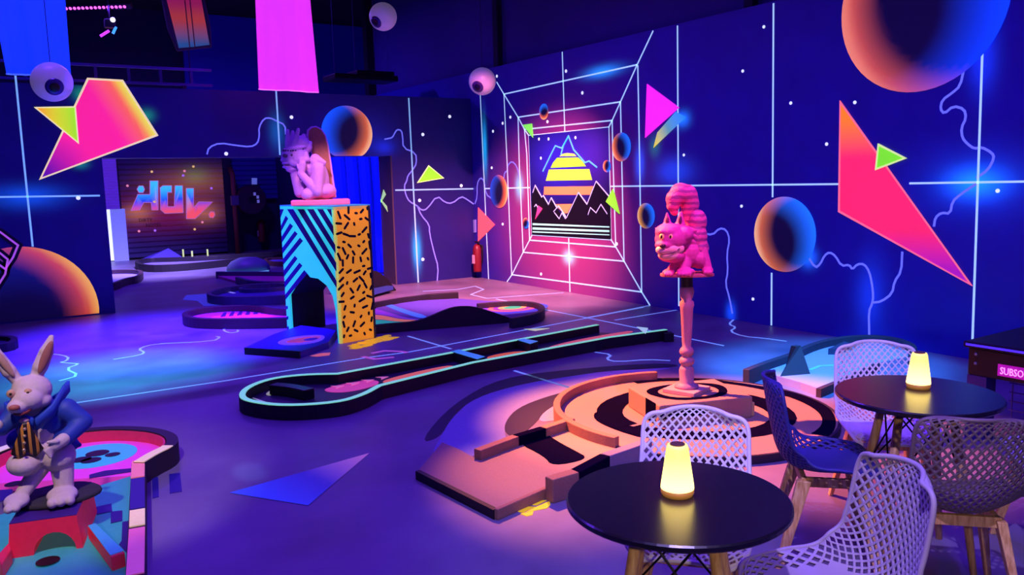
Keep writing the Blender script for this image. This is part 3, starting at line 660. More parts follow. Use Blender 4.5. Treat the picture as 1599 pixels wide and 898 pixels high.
# --- wave hole right of the plinth
h = hole('golf_hole', 'wave sided golf hole with rainbow deck behind the long lane')
wa, wb = [(3.756,8.701),(5.364,8.287)]
TW = T_plane(wa, wb)
wav = [(-0.003,0.002),(0.693,-0.046),(1.650,-0.005),(1.662,0.059),(1.450,0.144),(1.212,0.236),(0.976,0.246),(0.818,0.202),(0.662,0.144),(0.488,0.104),(0.224,0.107),(0.002,0.102)]
MB().prism([wav[0]] + [wav[1]] + [wav[2]] + sm(wav[3:], False, 2), -.06, 0, TW).build('side_wall', M('241c22', .6), h)
dk = [(3.867,8.947),(4.738,8.701),(5.537,8.549),(5.968,8.493),(6.230,8.819),(6.244,9.262),(5.914,9.728),(5.737,10.226),(4.773,10.623),(4.186,9.829)]
MB().prism(dk, 0, .05).build('deck', M('5048b0', .55), h)
MB().ribbon(sm([(5.159,7.966),(5.553,8.037),(5.823,8.245),(6.021,8.551),(6.080,8.867),(5.923,9.089),(5.672,9.168),(5.456,9.217)], False), .06, 0, .12).build('ring_wall', M('2a2434', .6), h, bevel=.006)
MB().ribbon([(4.362,10.226),(4.927,10.420),(5.411,10.483),(5.820,10.367)], .06, 0, .12).build('far_wall', M('1a1422', .6), h, bevel=.006)
for pts, hx in (([(3.887,8.999),(4.027,9.316),(4.113,9.270),(4.175,9.035),(4.359,8.843),(4.175,8.859)], '30c090'), ([(4.051,9.371),(4.203,9.715),(4.276,9.534),(4.311,9.141),(4.470,8.893),(4.359,8.843),(4.194,9.077),(4.133,9.314)], 'ff8858'),
                ([(4.229,9.775),(4.423,10.214),(4.428,9.766),(4.409,9.208),(4.506,8.921),(4.470,8.893),(4.337,9.195),(4.298,9.581)], '8038c0'), ([(4.675,10.459),(4.777,10.523),(4.692,9.789),(4.679,9.126),(4.539,8.984),(4.546,9.490),(4.619,10.129)], '3878f8')):
    dpoly(h, sm(pts, True, 1), hx, .05, .4, 'painted_wave')
ec = [(5.836,8.960)][0]
for k, (r_, hx) in enumerate(((.50, '3050e0'), (.42, '6838c0'), (.34, 'ff7868'), (.27, '7030a0'), (.20, 'ffb060'), (.13, '30c080'))):
    dpoly(h, circle((ec[0], ec[1]), r_, 0, 360, 30, r_ * .8), hx, .05 + k * .001, .4, 'painted_ring')

# --- start platform in front of the plinth
h = hole('golf_platform', 'low start platform with purple swirl in front of the arched plinth')
pl = [(2.256,8.546),(2.643,7.974),(3.054,8.260),(3.388,8.896),(3.172,9.466),(2.754,9.136)]
MB().prism(pl, 0, .07).build('deck', M('2c2090', .5), h)
MB().ribbon(pl[:2], .02, 0, .072).build('front_edge', M('0b0816', .6), h)
for pts, hx, e in (([(2.584,8.571),(2.747,8.752),(2.976,8.795),(3.174,8.673),(3.037,8.365),(2.829,8.275),(2.621,8.365)], '8858e0', .3), ([(2.660,8.551),(2.829,8.682),(3.047,8.686),(3.116,8.578),(2.943,8.400),(2.734,8.399)], 'e050a0', .4), ([(2.847,8.527),(2.979,8.600),(3.062,8.529),(2.932,8.409)], '401880', .2)):
    dpoly(h, sm(pts), hx, .07 + .001 * ('e' in hx) + .002 * (hx[0] == '4'), e, 'painted_swirl')

# --- round hole and others near the opening
def ringhole(name, label, pts, z, deckhex, wallhex, zdeck=.05, w=.07, closed=True):
    g = hole(name, label); pts = sm(pts, closed, 2)
    MB().prism(pts, 0, zdeck).build('deck', M(deckhex, .5), g)
    MB().ribbon(pts, w, 0, z, closed).build('border', M(wallhex, .55, grain=.2), g, bevel=.006)
    return g
h = ringhole('golf_hole', 'kidney shaped golf hole with pink deck left of the plinth', [(2.178,11.057),(2.345,11.321),(2.569,11.408),(2.847,11.342),(3.110,11.062),(3.191,10.624),(3.447,10.251),(3.305,9.724),(3.059,9.820),(2.675,10.100),(2.302,10.432),(2.167,10.677)], .13, 'e050b0', '38241e')
for k in range(7):
    p = [(2.648,11.075),(3.245,10.955)]; a, b = Vector(p[0]), Vector(p[1]); c = a.lerp(b, k / 6)
    dpoly(h, [(c.x - .05, c.y - .16), (c.x + .01, c.y - .17), (c.x + .12, c.y + .18), (c.x + .08, c.y + .18)], '401050', .05, 0, 'painted_dash')
h = ringhole('golf_hole', 'grey rimmed oval golf hole with violet deck behind the kidney shaped one', [(2.876,12.788),(3.057,13.196),(3.405,13.485),(3.784,13.559),(4.203,13.376),(4.246,12.563),(3.967,11.755),(3.703,11.823),(3.298,12.027),(2.968,12.336)], .13, '5048c8', '50507a')
MB().ribbon(circle([(3.947,13.249)][0], .45, 0, 360, 24, .3), .05, .05, .11, True).build('inner_ring', M('4a4a80', .5), h)
paint_line('painted_arc', T_at(.05), [(3.379,13.180),(3.358,13.400),(3.454,13.617),(3.583,13.599)], .05, M('a8a0ff', .5, .4), h, .004)
for pts in ([(2.809,13.903),(3.099,13.828),(2.966,13.093),(3.517,12.490),(3.924,12.381),(3.418,12.151),(2.741,12.443),(2.792,13.075),(2.644,13.392)],): paint_poly('painted_apron', T_FLOOR, pts, M('5058d8', .5, .2), h, .003)
h = ringhole('golf_hole', 'open golf hole with magenta deck and slanted grey wall in the passage', [(3.805,16.016),(4.010,15.805),(4.742,15.052),(4.937,14.561),(4.535,13.400),(3.903,13.788),(3.866,14.825)], .13, 'd048a8', '52507c', closed=False)
o = MB(); o.lathe([(.0, .0), (.42, .0), (.40, .10), (.32, .19), (.18, .25), (.0, .27)], 20, ([(4.550,16.557)][0][0], [(4.550,16.557)][0][1], .05)); o.build('dome', M('7888a0', .5), h, smooth=True)
paint_poly('painted_apron', T_at(.05), [(4.112,16.691),(4.507,16.765),(4.861,16.235),(4.716,15.762),(4.115,16.227)], M('80e0d0', .5, .3), h, .004)
h = ringhole('golf_hole', 'dark rimmed golf lane running along the graffiti shutter', [(2.934,19.637),(3.285,20.089),(3.657,19.895),(4.516,19.380),(5.587,19.578),(6.152,19.430),(5.866,18.542),(5.281,18.524),(4.201,18.061),(3.416,17.973),(2.923,18.318)], .15, '9890d0', '241c28')
for q in [(4.155,19.622),(4.541,19.827),(4.103,20.302)]: MB().tube([(q[0], q[1], 0), (q[0], q[1], .28)], .02, 8).build('post', M('c8e878', .5, .4), h)
mb = MB(); q = [(3.663,20.713)][0]; mb.add([(q[0] - .4, q[1] - .2, .05), (q[0] + .5, q[1] - .2, .05), (q[0] + .5, q[1] + .3, .05), (q[0] - .4, q[1] + .3, .05), (q[0] + .2, q[1], .3)], [(3, 2, 1, 0), (0, 1, 4), (1, 2, 4), (2, 3, 4), (3, 0, 4)]); mb.build('ramp', M('4838b0', .5), h)
h = ringhole('golf_hole', 'golf hole with brown rounded corner by the left wall end', [(1.879,18.000),(2.338,18.003),(2.691,17.636),(2.695,17.160),(2.486,16.352),(2.246,16.186),(1.937,15.368),(1.476,15.247)], .13, 'a8a0e0', '4a3040')
h = ringhole('golf_hole', 'low dark golf border under the orange mural planet', [(-0.193,11.185),(0.306,10.959),(0.288,10.386),(-0.190,10.520)], .10, '1a1430', '120e1c')
h = ringhole('golf_hole', 'far golf hole with reddish rim beyond the arched plinth', [(5.440,18.584),(6.191,18.189),(6.660,17.441),(6.270,16.433),(5.218,17.385)], .10, '6a50d0', '5a3038')
# dark hump seen to the right of the plinth
h = hole('golf_hole', 'black hump golf obstacle with blue ledge right of the plinth')
hp = [(0.197,-0.029),(0.236,0.434),(0.539,0.361),(0.813,0.208),(1.021,0.018),(1.086,-0.116)]
hb = [(4.733,11.447),(5.709,12.061)]
MB().prism(hp, -.5, 0, T_plane(*hb)).build('hump', M('0c0a14', .5), h)
MB().prism([(0.243,0.121),(0.769,0.112),(0.764,0.052),(0.237,0.044)], -.2, .12, T_plane(*hb)).build('ledge', M('2c48a0', .5), h)

# --- rabbit hole, lower left
h = hole('golf_hole', 'turquoise and pink golf hole with red bridge under the rabbit figure')
head = sm([(0.706,5.164),(0.808,5.286),(0.904,5.365),(0.961,5.480),(0.969,5.660),(0.879,5.871),(0.699,6.048),(0.542,6.116),(0.361,6.132),(0.192,6.092),(0.029,5.976),(-0.075,5.846),(-0.047,5.561)], False)
hc_ = Vector((sum(p[0] for p in head) / len(head), sum(p[1] for p in head) / len(head)))
headin = [tuple(hc_ + (Vector(p) - hc_) * .895) for p in head]
rb = [(0.437,3.608),(0.570,4.379),(0.707,5.198)]
MB().prism([(-.30, 2.9), (.34, 2.9), rb[0], rb[1], rb[2], (-.1, 4.95), (-.16, 4.4)], 0, .05).build('lane_deck', M('30a8a8', .5, .12), h)
MB().prism(head, 0, .05).build('round_deck', M('f048c8', .5, .25), h)
MB().ribbon(head, .07, 0, .13).build('ring_wall', M('281c2c', .6), h)
MB().ribbon(headin[4:-4], .012, .05, .12).build('ring_lining', M('d02858', .5, .15), h)
MB().ribbon(head[:11], .066, .13, .136).build('ring_cap', M('ffe0a8', .5, .3), h)
MB().ribbon(head[-18:-6], .066, .13, .136).build('ring_cap', M('ffe8d0', .5, .3), h)
sb = [(0.384,3.301),(0.446,3.650),(0.540,4.209),(0.707,5.198)]
MB().ribbon(sb, .075, 0, .12).build('side_border', M('2c1c28', .6), h)
caps = (([(0.446,3.650),(0.534,4.158)], 'ff70b0'), ([(0.540,4.191),(0.575,4.405)], 'ffe0a8'), ([(0.578,4.423),(0.655,4.895)], '28187c'), ([(0.658,4.917),(0.711,5.223)], 'ff8890'))
for p, hx in caps: MB().ribbon(p, .07, .12, .126).build('border_cap', M(hx, .5, .25), h)
# deck paint
for pts, hx, e in (
        ([(0.449,5.290),(0.683,5.254),(0.697,5.316),(0.546,5.376),(0.456,5.355)], '30186c', 0), ([(0.424,4.774),(0.499,4.776),(0.487,4.656),(0.414,4.656)], '28187c', 0), ([(0.480,4.653),(0.533,4.636),(0.512,4.489),(0.458,4.490)], '28187c', 0),
        ([(0.509,4.470),(0.554,4.463),(0.504,4.152),(0.476,4.018),(0.454,4.189),(0.470,4.224)], '28187c', 0), ([(0.004,5.392),(0.065,5.362),(0.056,5.227),(-0.002,5.180)], '28187c', 0),
        ([(0.402,4.624),(0.454,4.189),(0.440,4.143),(0.363,4.422)], '18a0a8', .1)):
    dpoly(h, pts, hx, .051, e, 'painted_block')
dpoly(h, circle([(0.537,5.726)][0], .24, 0, 360, 30, .24), '38c8d0', .05, .25, 'painted_spot', .004)
for q, r_ in zip([(0.549,5.764),(0.449,5.688),(0.497,5.636),(0.626,5.673),(0.076,5.451)], (.07, .06, .06, .045, .05)):
    dpoly(h, circle(q, r_, 0, 360, 18, r_ * .9), '0c0818', .054, 0, 'painted_dot', .003)
dpoly(h, circle([(0.156,4.185)][0], .05, 0, 360, 18, .05), '08060c', .055, 0, 'cup')
# red bridge block with an arch
A0, A1 = [(0.024,4.331),(0.298,4.261)]
TB = T_plane(A0, A1)
Lb = (Vector(A1) - Vector(A0)).length
fa = [(-.02, 0), (.085, 0)] + [(.175 - .09 * math.cos(t), .085 * math.sin(t) * 1.15) for t in (PI * k / 10 for k in range(1, 10))] + [(.265, 0), (Lb + .01, 0), (Lb - .005, .165), (.0, .165)]
MB().prism(fa, -.46, 0, TB @ Matrix.Translation((0, .05, 0))).build('bridge', M('e02048', .5, .18), h)
MB().prism([(.0, -.46), (Lb - .005, -.46), (Lb - .005, 0), (0, 0)], 0, .004, TB @ Matrix.Translation((0, .05 + .165, 0)) @ Matrix.Rotation(-PI / 2, 4, 'X') @ Matrix.Scale(-1, 4, (0, 1, 0))).build('bridge_top', M('3a1a78', .5), h)
kb = [(0.341,4.351),(0.386,3.903),(0.446,3.919),(0.376,4.362)]
o = MB().prism(kb, .05, .12).build('kerb', M('d82848', .5, .15), h, bevel=.006); paint_poly('kerb_top', T_at(.12), [tuple(Vector(p).lerp(Vector((sum(q[0] for q in kb) / 4, sum(q[1] for q in kb) / 4)), .06)) for p in kb], M('40a8d0', .5, .15), o, .004)
kb = [(-0.043,4.216),(0.018,4.368),(0.021,4.269),(-0.021,4.112)]
MB().prism(kb, .05, .12).build('kerb', M('d82848', .5, .15), h, bevel=.006)

# ------------------------------------------------------------------ arched plinth (gargoyle's pedestal)
PA, PB_, PC = [(3.043,9.582),(3.246,8.414),(3.772,8.738)]
Ls = (Vector(PB_) - Vector(PA)).length
to = (Vector(PC) - Vector(PB_)); Lo = to.length
ts = (Vector(PB_) - Vector(PA)).normalized()
# squared-up footprint: orange face at right angles to the striped one
pn = Vector((-ts.y, ts.x)); 
if pn.dot(to) < 0: pn = -pn
Lo = .46
PCs = (PB_[0] + pn.x * Lo, PB_[1] + pn.y * Lo)
HP = 1.48
root = empty('arched_plinth', (0, 0, 0), 0, 'tall arched plinth with turquoise striped side and orange confetti side', 'plinth')
TS = T_plane(PA, PB_); TO = T_plane(PB_, PCs)
arch = [(0.034,-0.004),(0.065,0.446),(0.495,0.762),(0.610,0.688),(0.782,0.684),(0.958,0.621),(1.069,0.517),(1.117,0.368),(1.149,0.060)]
arch = [(max(.09, arch[0][0]), 0), (max(.09, arch[1][0]), arch[1][1])] + arch[2:-1] + [(min(Ls - .05, arch[-1][0]), 0)]
sidep = [(0, 0)] + arch + [(Ls, 0), (Ls, HP), (0, HP)]
MB().prism(sidep, -.03, 0, TS).build('striped_panel', M('38f0c8', .5, .5, grain=.06), root)
MB().prism([(p[0], p[1]) for p in sidep], -Lo, -Lo + .03, TS).build('rear_panel', M('101030', .6), root)
MB().prism([(0, 0), (Lo, 0), (Lo, HP), (0, HP)], -.03, 0, TO).build('confetti_panel', M('ff9c20', .5, .55, grain=.08), root)
MB().prism([(.001, 0), (Lo - .001, 0), (Lo - .001, HP), (.001, HP)], -Ls + .0, -Ls + .03, TO).build('end_panel', M('101030', .6), root)
MB().prism([PA, PB_, PCs, (PA[0] + pn.x * Lo, PA[1] + pn.y * Lo)], HP - .03, HP + .012).build('top_board', M('38a8b8', .5, .2), root)
# inner lining of the arch
lin = [(p[0], p[1]) for p in arch]
MB().ribbon(lin, .012, -Lo + .03, -.03, False, TS).build('arch_lining', M('0a0816', .7), root)
NV = M('140c58', .5)
for p in ([(-0.083,1.344),(-0.080,1.401),(0.010,1.446),(0.092,1.446)], [(-0.078,1.188),(-0.079,1.248),(0.132,1.372),(0.185,1.341)], [(-0.066,1.057),(-0.066,1.121),(0.223,1.285),(0.287,1.255)],
          [(-0.058,0.925),(-0.057,0.992),(0.324,1.199),(0.384,1.170)], [(-0.053,0.794),(-0.053,0.861),(0.433,1.127),(0.496,1.094)], [(-0.042,0.652),(-0.042,0.723),(0.289,0.913),(0.349,0.885)],
          [(-0.038,0.519),(-0.038,0.589),(0.388,0.839),(0.451,0.810)], [(-0.018,0.378),(-0.028,0.438),(0.488,0.761),(0.549,0.722),(0.186,0.497)],
          [(0.174,1.447),(0.319,1.449),(1.170,0.690),(1.163,0.615)], [(0.413,1.450),(0.560,1.451),(1.183,0.885),(1.177,0.792)],
          [(0.632,1.452),(0.771,1.453),(1.182,1.078),(1.183,0.986)], [(0.852,1.454),(0.971,1.455),(1.160,1.279),(1.164,1.178)], [(1.053,1.456),(1.140,1.457),(1.146,1.373)],
          [(-0.028,0.299),(0.048,0.310),(0.044,0.275),(-0.025,0.258)], [(-0.032,0.175),(0.045,0.187),(0.041,0.149),(-0.028,0.134)], [(-0.030,0.051),(0.038,0.063),(0.035,0.002),(-0.026,-0.015)]):
    paint_poly('painted_stripe', TS, [(min(Ls, max(0, q[0])), min(HP, max(0, q[1]))) for q in p], NV, root, .004)
# black confetti dashes (print on the orange panel)
random.seed(12); mb = MB(); placed = []
tries = 0
while len(placed) < 150 and tries < 9000:
    tries += 1
    x, z = random.uniform(.03, Lo - .03), random.uniform(.06, HP - .03)
    if any((x - a) ** 2 + ((z - b)) ** 2 < .0058 for a, b in placed): continue
    placed.append((x, z)); a = random.uniform(0, PI); l = random.choice((.012, .026, .036, .046)); wd = .0135
    d = Vector((math.cos(a), math.sin(a))); nn = Vector((-d.y, d.x)); c = Vector((x, z))
    poly = []
    for sgn, base in ((1, 0), (-1, PI)):
        e = c + d * (l * sgn / 1.0) * .8
        for k in range(5):
            t = -PI / 2 + PI * k / 4 + base; q = e + d * math.cos(t) * wd + nn * math.sin(t) * wd; poly.append((min(Lo, max(0, q.x)), min(HP, q.y)))
    mb.prism(poly, 0, .003, TO)
tag(mb.build('confetti_dashes', M('0a0610', .6), root), kind='stuff')

# ------------------------------------------------------------------ gargoyle figure on the plinth
gx, gy = (PA[0] + PB_[0]) / 2 + pn.x * Lo / 2, (PA[1] + PB_[1]) / 2 + pn.y * Lo / 2
ang = -math.atan2(gx, gy)
g = empty('gargoyle_statue', (gx, gy, HP + .012), ang, 'lilac winged gargoyle statue resting its chin on its hands', 'statue')
STN = M('c090c8', .75, grain=.15, scale=60, bump=.25)
S = 862.0 * .93
def G(x, y): return ((x - 470) / S, (725 - y) / S)
def g3(x, y, d=0): a = G(x, y); return (a[0], d, a[1])
MB().box((-.03, 0, .03), (.64, .40, .06)).build('base', M('ff7090', .6, .15), g, bevel=.012)
mb = MB()
zo = .078
def E_(x, y, rx, rz, d, ry, rot=None): c = g3(x, y, d); mb.ball((c[0], c[1], c[2] + zo * (1 - c[2])), (rx * 1.12 / S, ry * 1.1, rz * 1.08 / S), rot)
def Cp(x1, y1, r1, d1, x2, y2, r2, d2):
    a = g3(x1, y1, d1); b = g3(x2, y2, d2); mb.cap((a[0], a[1], a[2] + zo * (1 - a[2])), r1 * 1.2 / S, (b[0], b[1], b[2] + zo * (1 - b[2])), r2 * 1.2 / S)
# crouching body
E_(440, 560, 85, 170, .03, .13); E_(470, 660, 110, 70, .02, .16); E_(400, 430, 70, 80, .02, .11)
Cp(430, 640, 60, -.05, 330, 690, 45, -.14); Cp(500, 640, 55, .10, 420, 690, 40, .14)
# near arm: shoulder, elbow on base, hand at the cheek
Cp(440, 450, 48, -.10, 420, 660, 40, -.15); Cp(420, 665, 38, -.15, 290, 490, 28, -.13); Cp(290, 490, 26, -.13, 310, 400, 26, -.13)
for k in range(4): Cp(285 + k * 14, 420, 9, -.145 + k * .004, 292 + k * 12, 335 + abs(k - 1.5) * 8, 7, -.13 + k * .006)
Cp(275, 440, 10, -.14, 262, 400, 8, -.13)
# far arm
Cp(380, 470, 45, .10, 265, 670, 38, .02); Cp(262, 670, 36, .02, 225, 470, 30, .0); Cp(225, 470, 28, .0, 215, 420, 24, .02)
# head: skull, brow, nose, lips, chin, cheek, ear
E_(275, 320, 85, 95, -.02, .10); E_(225, 320, 70, 85, -.02, .08); E_(190, 285, 55, 22, -.02, .095); E_(150, 320, 22, 40, -.03, .024, (0, .2, 0)); E_(142, 352, 24, 17, -.03, .034)
E_(180, 385, 50, 13, -.03, .056); E_(178, 418, 46, 15, -.03, .052); E_(205, 440, 45, 28, -.02, .05); E_(235, 375, 45, 35, -.08, .03); Cp(345, 350, 26, -.09, 350, 290, 10, -.10)
Cp(300, 400, 55, -.01, 380, 450, 60, .0)
# head-dress and mane
E_(250, 245, 105, 30, -.02, .10, (0, -.15, 0)); E_(300, 200, 70, 70, -.01, .08)
Cp(190, 230, 22, -.06, 195, 75, 13, -.06); Cp(245, 210, 24, -.08, 288, 68, 13, -.09); Cp(220, 220, 26, .03, 235, 85, 14, .04); Cp(320, 200, 34, .0, 330, 120, 16, .02); Cp(360, 240, 34, -.01, 385, 190, 14, .0)
# pointed shoulder cape
Cp(420, 350, 40, -.05, 500, 385, 14, -.11); Cp(430, 420, 45, -.06, 500, 395, 12, -.11); E_(420, 380, 50, 60, -.04, .07)
organic('body', mb, STN, g, .0065, 2)
# eye hollows, band of beads, lips accents
for x, y, d in ((232, 310, -.098), (165, 312, -.085)):
    c = g3(x, y, d); m_ = MB(); m_.ball((c[0], c[1], c[2] + zo * (1 - c[2])), (.032, .014, .022)); m_.build('eye', M('5a3c50', .6), g, smooth=True)
for k in range(9):
    x = 150 + k * 21; y = 262 + 8 * math.sin(k / 8 * PI) - k * 1.2; c = g3(x, y, -.115 + .006 * abs(k - 4)); m_ = MB(); m_.ball((c[0], c[1], c[2] + zo * (1 - c[2])), .011, None, 8, 6); m_.build('bead', M('3a2448', .6), g, smooth=True)
c = g3(182, 402, -.062); m_ = MB(); m_.ball((c[0], c[1], c[2] + zo * (1 - c[2])), (.045, .02, .009)); m_.build('mouth', M('5a2848', .6), g, smooth=True)
# folded wings: a tall rounded blade on each side
def wing(dy):
    out = [G(*p) for p in ((455, 715), (430, 560), (400, 380), (372, 240), (352, 150), (362, 100), (395, 72), (440, 66), (490, 92), (525, 150), (545, 240), (562, 400), (575, 560), (590, 715))]
    TWg = Matrix(((1, 0, 0, 0), (0, 0, -1, dy), (0, 1, 0, .06), (0, 0, 0, 1)))
    n = len(out); c0 = (sum(p[0] for p in out) / n, sum(p[1] for p in out) / n)
    inn = [(c0[0] + (p[0] - c0[0]) * .84, c0[1] + (p[1] - c0[1]) * .95) for p in out]
    o = MB().prism(out, -.025, .02, TWg).build('wing', STN, g, bevel=.012)
    MB().prism(inn, .02, .026, TWg).build('wing_membrane', M('a06a48', .75, grain=.2, scale=40), o)
wing(.08); wing(.17)

# ------------------------------------------------------------------ turned column with the cat figure
px_, py_ = 4.16, 4.14
col = empty('turned_column', (px_, py_, DZ + .15), 0, 'slender turned wooden column standing on the zebra step', 'column')
CM = M('a07090', .6, grain=.2, scale=80, bump=.1)
MB().box((0, 0, .015), (.25, .25, .03), Matrix.Rotation(.3, 4, 'Z')).build('plate', M('c09098', .7, grain=.15), col, bevel=.005)
f = .80 / .79
prof = [(.0, .03), (.085, .03), (.085, .045), (.06, .06), (.05, .07), (.052, .16), (.045, .18), (.035, .19), (.05, .205), (.055, .225), (.045, .245), (.03, .255), (.045, .27), (.052, .29), (.045, .31), (.03, .325), (.033, .36), (.045, .60), (.052, .625), (.048, .635), (.05, .645), (.034, .66), (.045, .685), (.051, .715), (.045, .745), (.03, .76), (.0, .76)]
MB().lathe(prof, 28).build('shaft', CM, col, smooth=True)
MB().lathe([(.0, .755), (.042, .755), (.042, .83), (.0, .83)], 20).build('socket', M('18141c', .5), col, smooth=False)
ct = empty('cat_statue', (px_, py_, DZ + .15 + .83), -math.atan2(px_, py_), 'pink striped cat statue with pale muzzle sitting on the turned column', 'statue')
S2 = 1351.0 * .925
FUR = M('d04898', .65, 0, grain=.2, scale=50, bump=.3)
STF = bpy.data.materials.new('striped_fur'); STF.use_nodes = True
nt = STF.node_tree; tcn = nt.nodes.new('ShaderNodeTexCoord'); wv = nt.nodes.new('ShaderNodeTexWave'); wv.bands_direction = 'Z'; wv.inputs['Scale'].default_value = 7.5; wv.inputs['Distortion'].default_value = 2.2; wv.inputs['Detail'].default_value = 3; wv.inputs['Detail Scale'].default_value = 2.0
nt.links.new(tcn.outputs['Object'], wv.inputs['Vector']); rp_ = nt.nodes.new('ShaderNodeValToRGB'); rp_.color_ramp.elements[0].color = hexc('9a4080'); rp_.color_ramp.elements[1].color = hexc('d85898'); rp_.color_ramp.elements[0].position = .40; rp_.color_ramp.elements[1].position = .56
nt.links.new(wv.outputs['Fac'], rp_.inputs[0]); nt.links.new(rp_.outputs[0], nt.nodes['Principled BSDF'].inputs['Base Color']); nt.nodes['Principled BSDF'].inputs['Roughness'].default_value = .7
nf = nt.nodes.new('ShaderNodeTexNoise'); nf.inputs['Scale'].default_value = 60; nt.links.new(tcn.outputs['Object'], nf.inputs['Vector']); bp_ = nt.nodes.new('ShaderNodeBump'); bp_.inputs['Strength'].default_value = .6; bp_.inputs['Distance'].default_value = .01
nt.links.new(nf.outputs['Fac'], bp_.inputs['Height']); nt.links.new(bp_.outputs['Normal'], nt.nodes['Principled BSDF'].inputs['Normal'])
def c3(x, y, d=0): return ((x - 370) / S2, d, (835 - y) / S2)
MB().prism(oval(.18, .13), 0, .02).build('base', M('b05a70', .7), ct, bevel=.004)
mb = MB()
def E2(x, y, rx, rz, d, ry, rot=None): mb.ball(c3(x, y, d), (rx / S2, ry, rz / S2), rot)
def C2(x1, y1, r1, d1, x2, y2, r2, d2): mb.cap(c3(x1, y1, d1), r1 / S2, c3(x2, y2, d2), r2 / S2)
# trunk, haunch, arched back
E2(400, 640, 120, 130, .03, .10); E2(480, 690, 80, 90, .03, .10); E2(430, 520, 70, 90, .04, .07)
C2(300, 700, 60, -.02, 240, 780, 40, -.05); C2(360, 700, 60, -.03, 350, 785, 42, -.08)
# paws
E2(215, 795, 55, 32, -.08, .05); E2(360, 785, 80, 36, -.10, .05); E2(545, 785, 50, 38, -.03, .06); C2(500, 620, 50, .0, 545, 770, 40, -.02)
for x in (190, 215, 240): E2(x, 805, 16, 20, -.125, .02)
for x in (300, 330, 362, 395): E2(x, 800, 18, 22, -.145, .02)
for x in (520, 545, 570): E2(x, 795, 17, 24, -.085, .02)
# head, cheeks, muzzle, brow
E2(235, 505, 140, 122, -.07, .105); E2(215, 445, 118, 80, -.07, .10); E2(190, 550, 92, 50, -.12, .065); E2(240, 650, 118, 58, -.08, .08); E2(340, 470, 85, 80, -.05, .08)
E2(165, 435, 35, 22, -.14, .03); E2(240, 435, 38, 22, -.135, .03)
# cheek tufts
C2(370, 440, 45, -.03, 445, 440, 12, -.03); C2(370, 480, 45, -.03, 455, 490, 12, -.03); C2(370, 520, 42, -.03, 450, 545, 10, -.03); C2(350, 560, 40, -.03, 425, 600, 10, -.03); C2(130, 450, 25, -.06, 105, 415, 9, -.05)
# ears
C2(203, 395, 44, -.06, 203, 285, 10, -.06); C2(312, 395, 48, -.04, 318, 288, 16, -.04)
organic('body', mb, FUR, ct, .0055, 2)
mb = MB(); E2(452, 500, 94, 130, .05, .092); E2(462, 370, 80, 110, .06, .08); E2(480, 600, 80, 90, .05, .095)
organic('back', mb, STF, ct, .007, 2)
# tail: bushy curl that rises behind and over the head
mb = MB(); tp = [(430, 420, 55, .10), (385, 330, 66, .12), (395, 220, 84, .12), (370, 135, 92, .11), (310, 120, 92, .09), (262, 165, 78, .07), (250, 225, 58, .06), (262, 280, 36, .06)]
for a, b in zip(tp, tp[1:]): C2(a[0], a[1], a[2], a[3], b[0], b[1], b[2], b[3])
organic('tail', mb, STF, ct, .007, 2)
def sm3(P, n=2):
    P = [Vector(p) for p in P]
    for _ in range(n):
        Q = [P[0]]
        for a, b in zip(P, P[1:]): Q += [a.lerp(b, .25), a.lerp(b, .75)]
        P = Q + [P[-1]]
    return [tuple(p) for p in P]
# ear linings, eyes, nose
for x, y, d in ((205, 350, -.088), (313, 345, -.072)):
    m_ = MB(); m_.ball(c3(x, y, d), (.013, .008, .03)); m_.build('ear_lining', M('6a2858', .6), ct, smooth=True)
for x, y in ((160, 476), (235, 478)):
    m_ = MB(); m_.ball(c3(x, y, -.160), (.017, .014, .021)); o = m_.build('eye', M('ffd070', .3, .1), ct, smooth=True)
    m_ = MB(); m_.ball(c3(x - 2, y, -.171), (.007, .005, .012)); m_.build('pupil', M('281018', .3), o, smooth=True)
m_ = MB(); m_.ball(c3(168, 552, -.186), (.022, .016, .015)); m_.build('nose', M('38182c', .4), ct, smooth=True)
# pale muzzle and chin with a plain mouth line, whisker pads
mb = MB(); E2(160, 590, 55, 42, -.150, .036); E2(235, 588, 72, 50, -.138, .042); E2(215, 640, 92, 44, -.128, .044); E2(295, 585, 55, 52, -.108, .040)
organic('muzzle', mb, M('f4c4b4', .55, grain=.08, scale=60, bump=.15), ct, .006, 3)
m_ = MB(); m_.tube(sm3([c3(135, 612, -.176), c3(165, 626, -.187), c3(200, 622, -.186), c3(250, 618, -.178), c3(310, 580, -.150)]), .0035, 6); m_.build('mouth', M('5a2840', .6), ct, smooth=True)

# ------------------------------------------------------------------ rabbit figure on the red bridge
rx0, ry0 = [(0.226,4.556)][0]
rb_ = empty('rabbit_statue', (rx0, ry0, .05 + .165 + .006), -math.atan2(rx0, ry0), 'white rabbit statue in blue jacket and gold striped waistcoat', 'statue')
S3 = 1022.0
def r3(x, y, d=0): return ((x - 265) / S3, d, (872 - y) / S3)
FW = M('c8b8b8', .75, grain=.12, scale=60, bump=.15); FT = M('b09a90', .75, grain=.2, scale=40, bump=.15)
MB().prism([(.02 + p[0], p[1]) for p in oval(.19, .16, 30, 3)], 0, .022).build('rock', M('2c2c30', .85, grain=.3, scale=30, bump=.6), rb_, bevel=.008)
mb = MB()
def E3(x, y, rx, rz, d, ry, rot=None): mb.ball(r3(x, y, d), (rx / S3, ry, rz / S3), rot)
def C3(x1, y1, r1, d1, x2, y2, r2, d2): mb.cap(r3(x1, y1, d1), r1 / S3, r3(x2, y2, d2), r2 / S3)
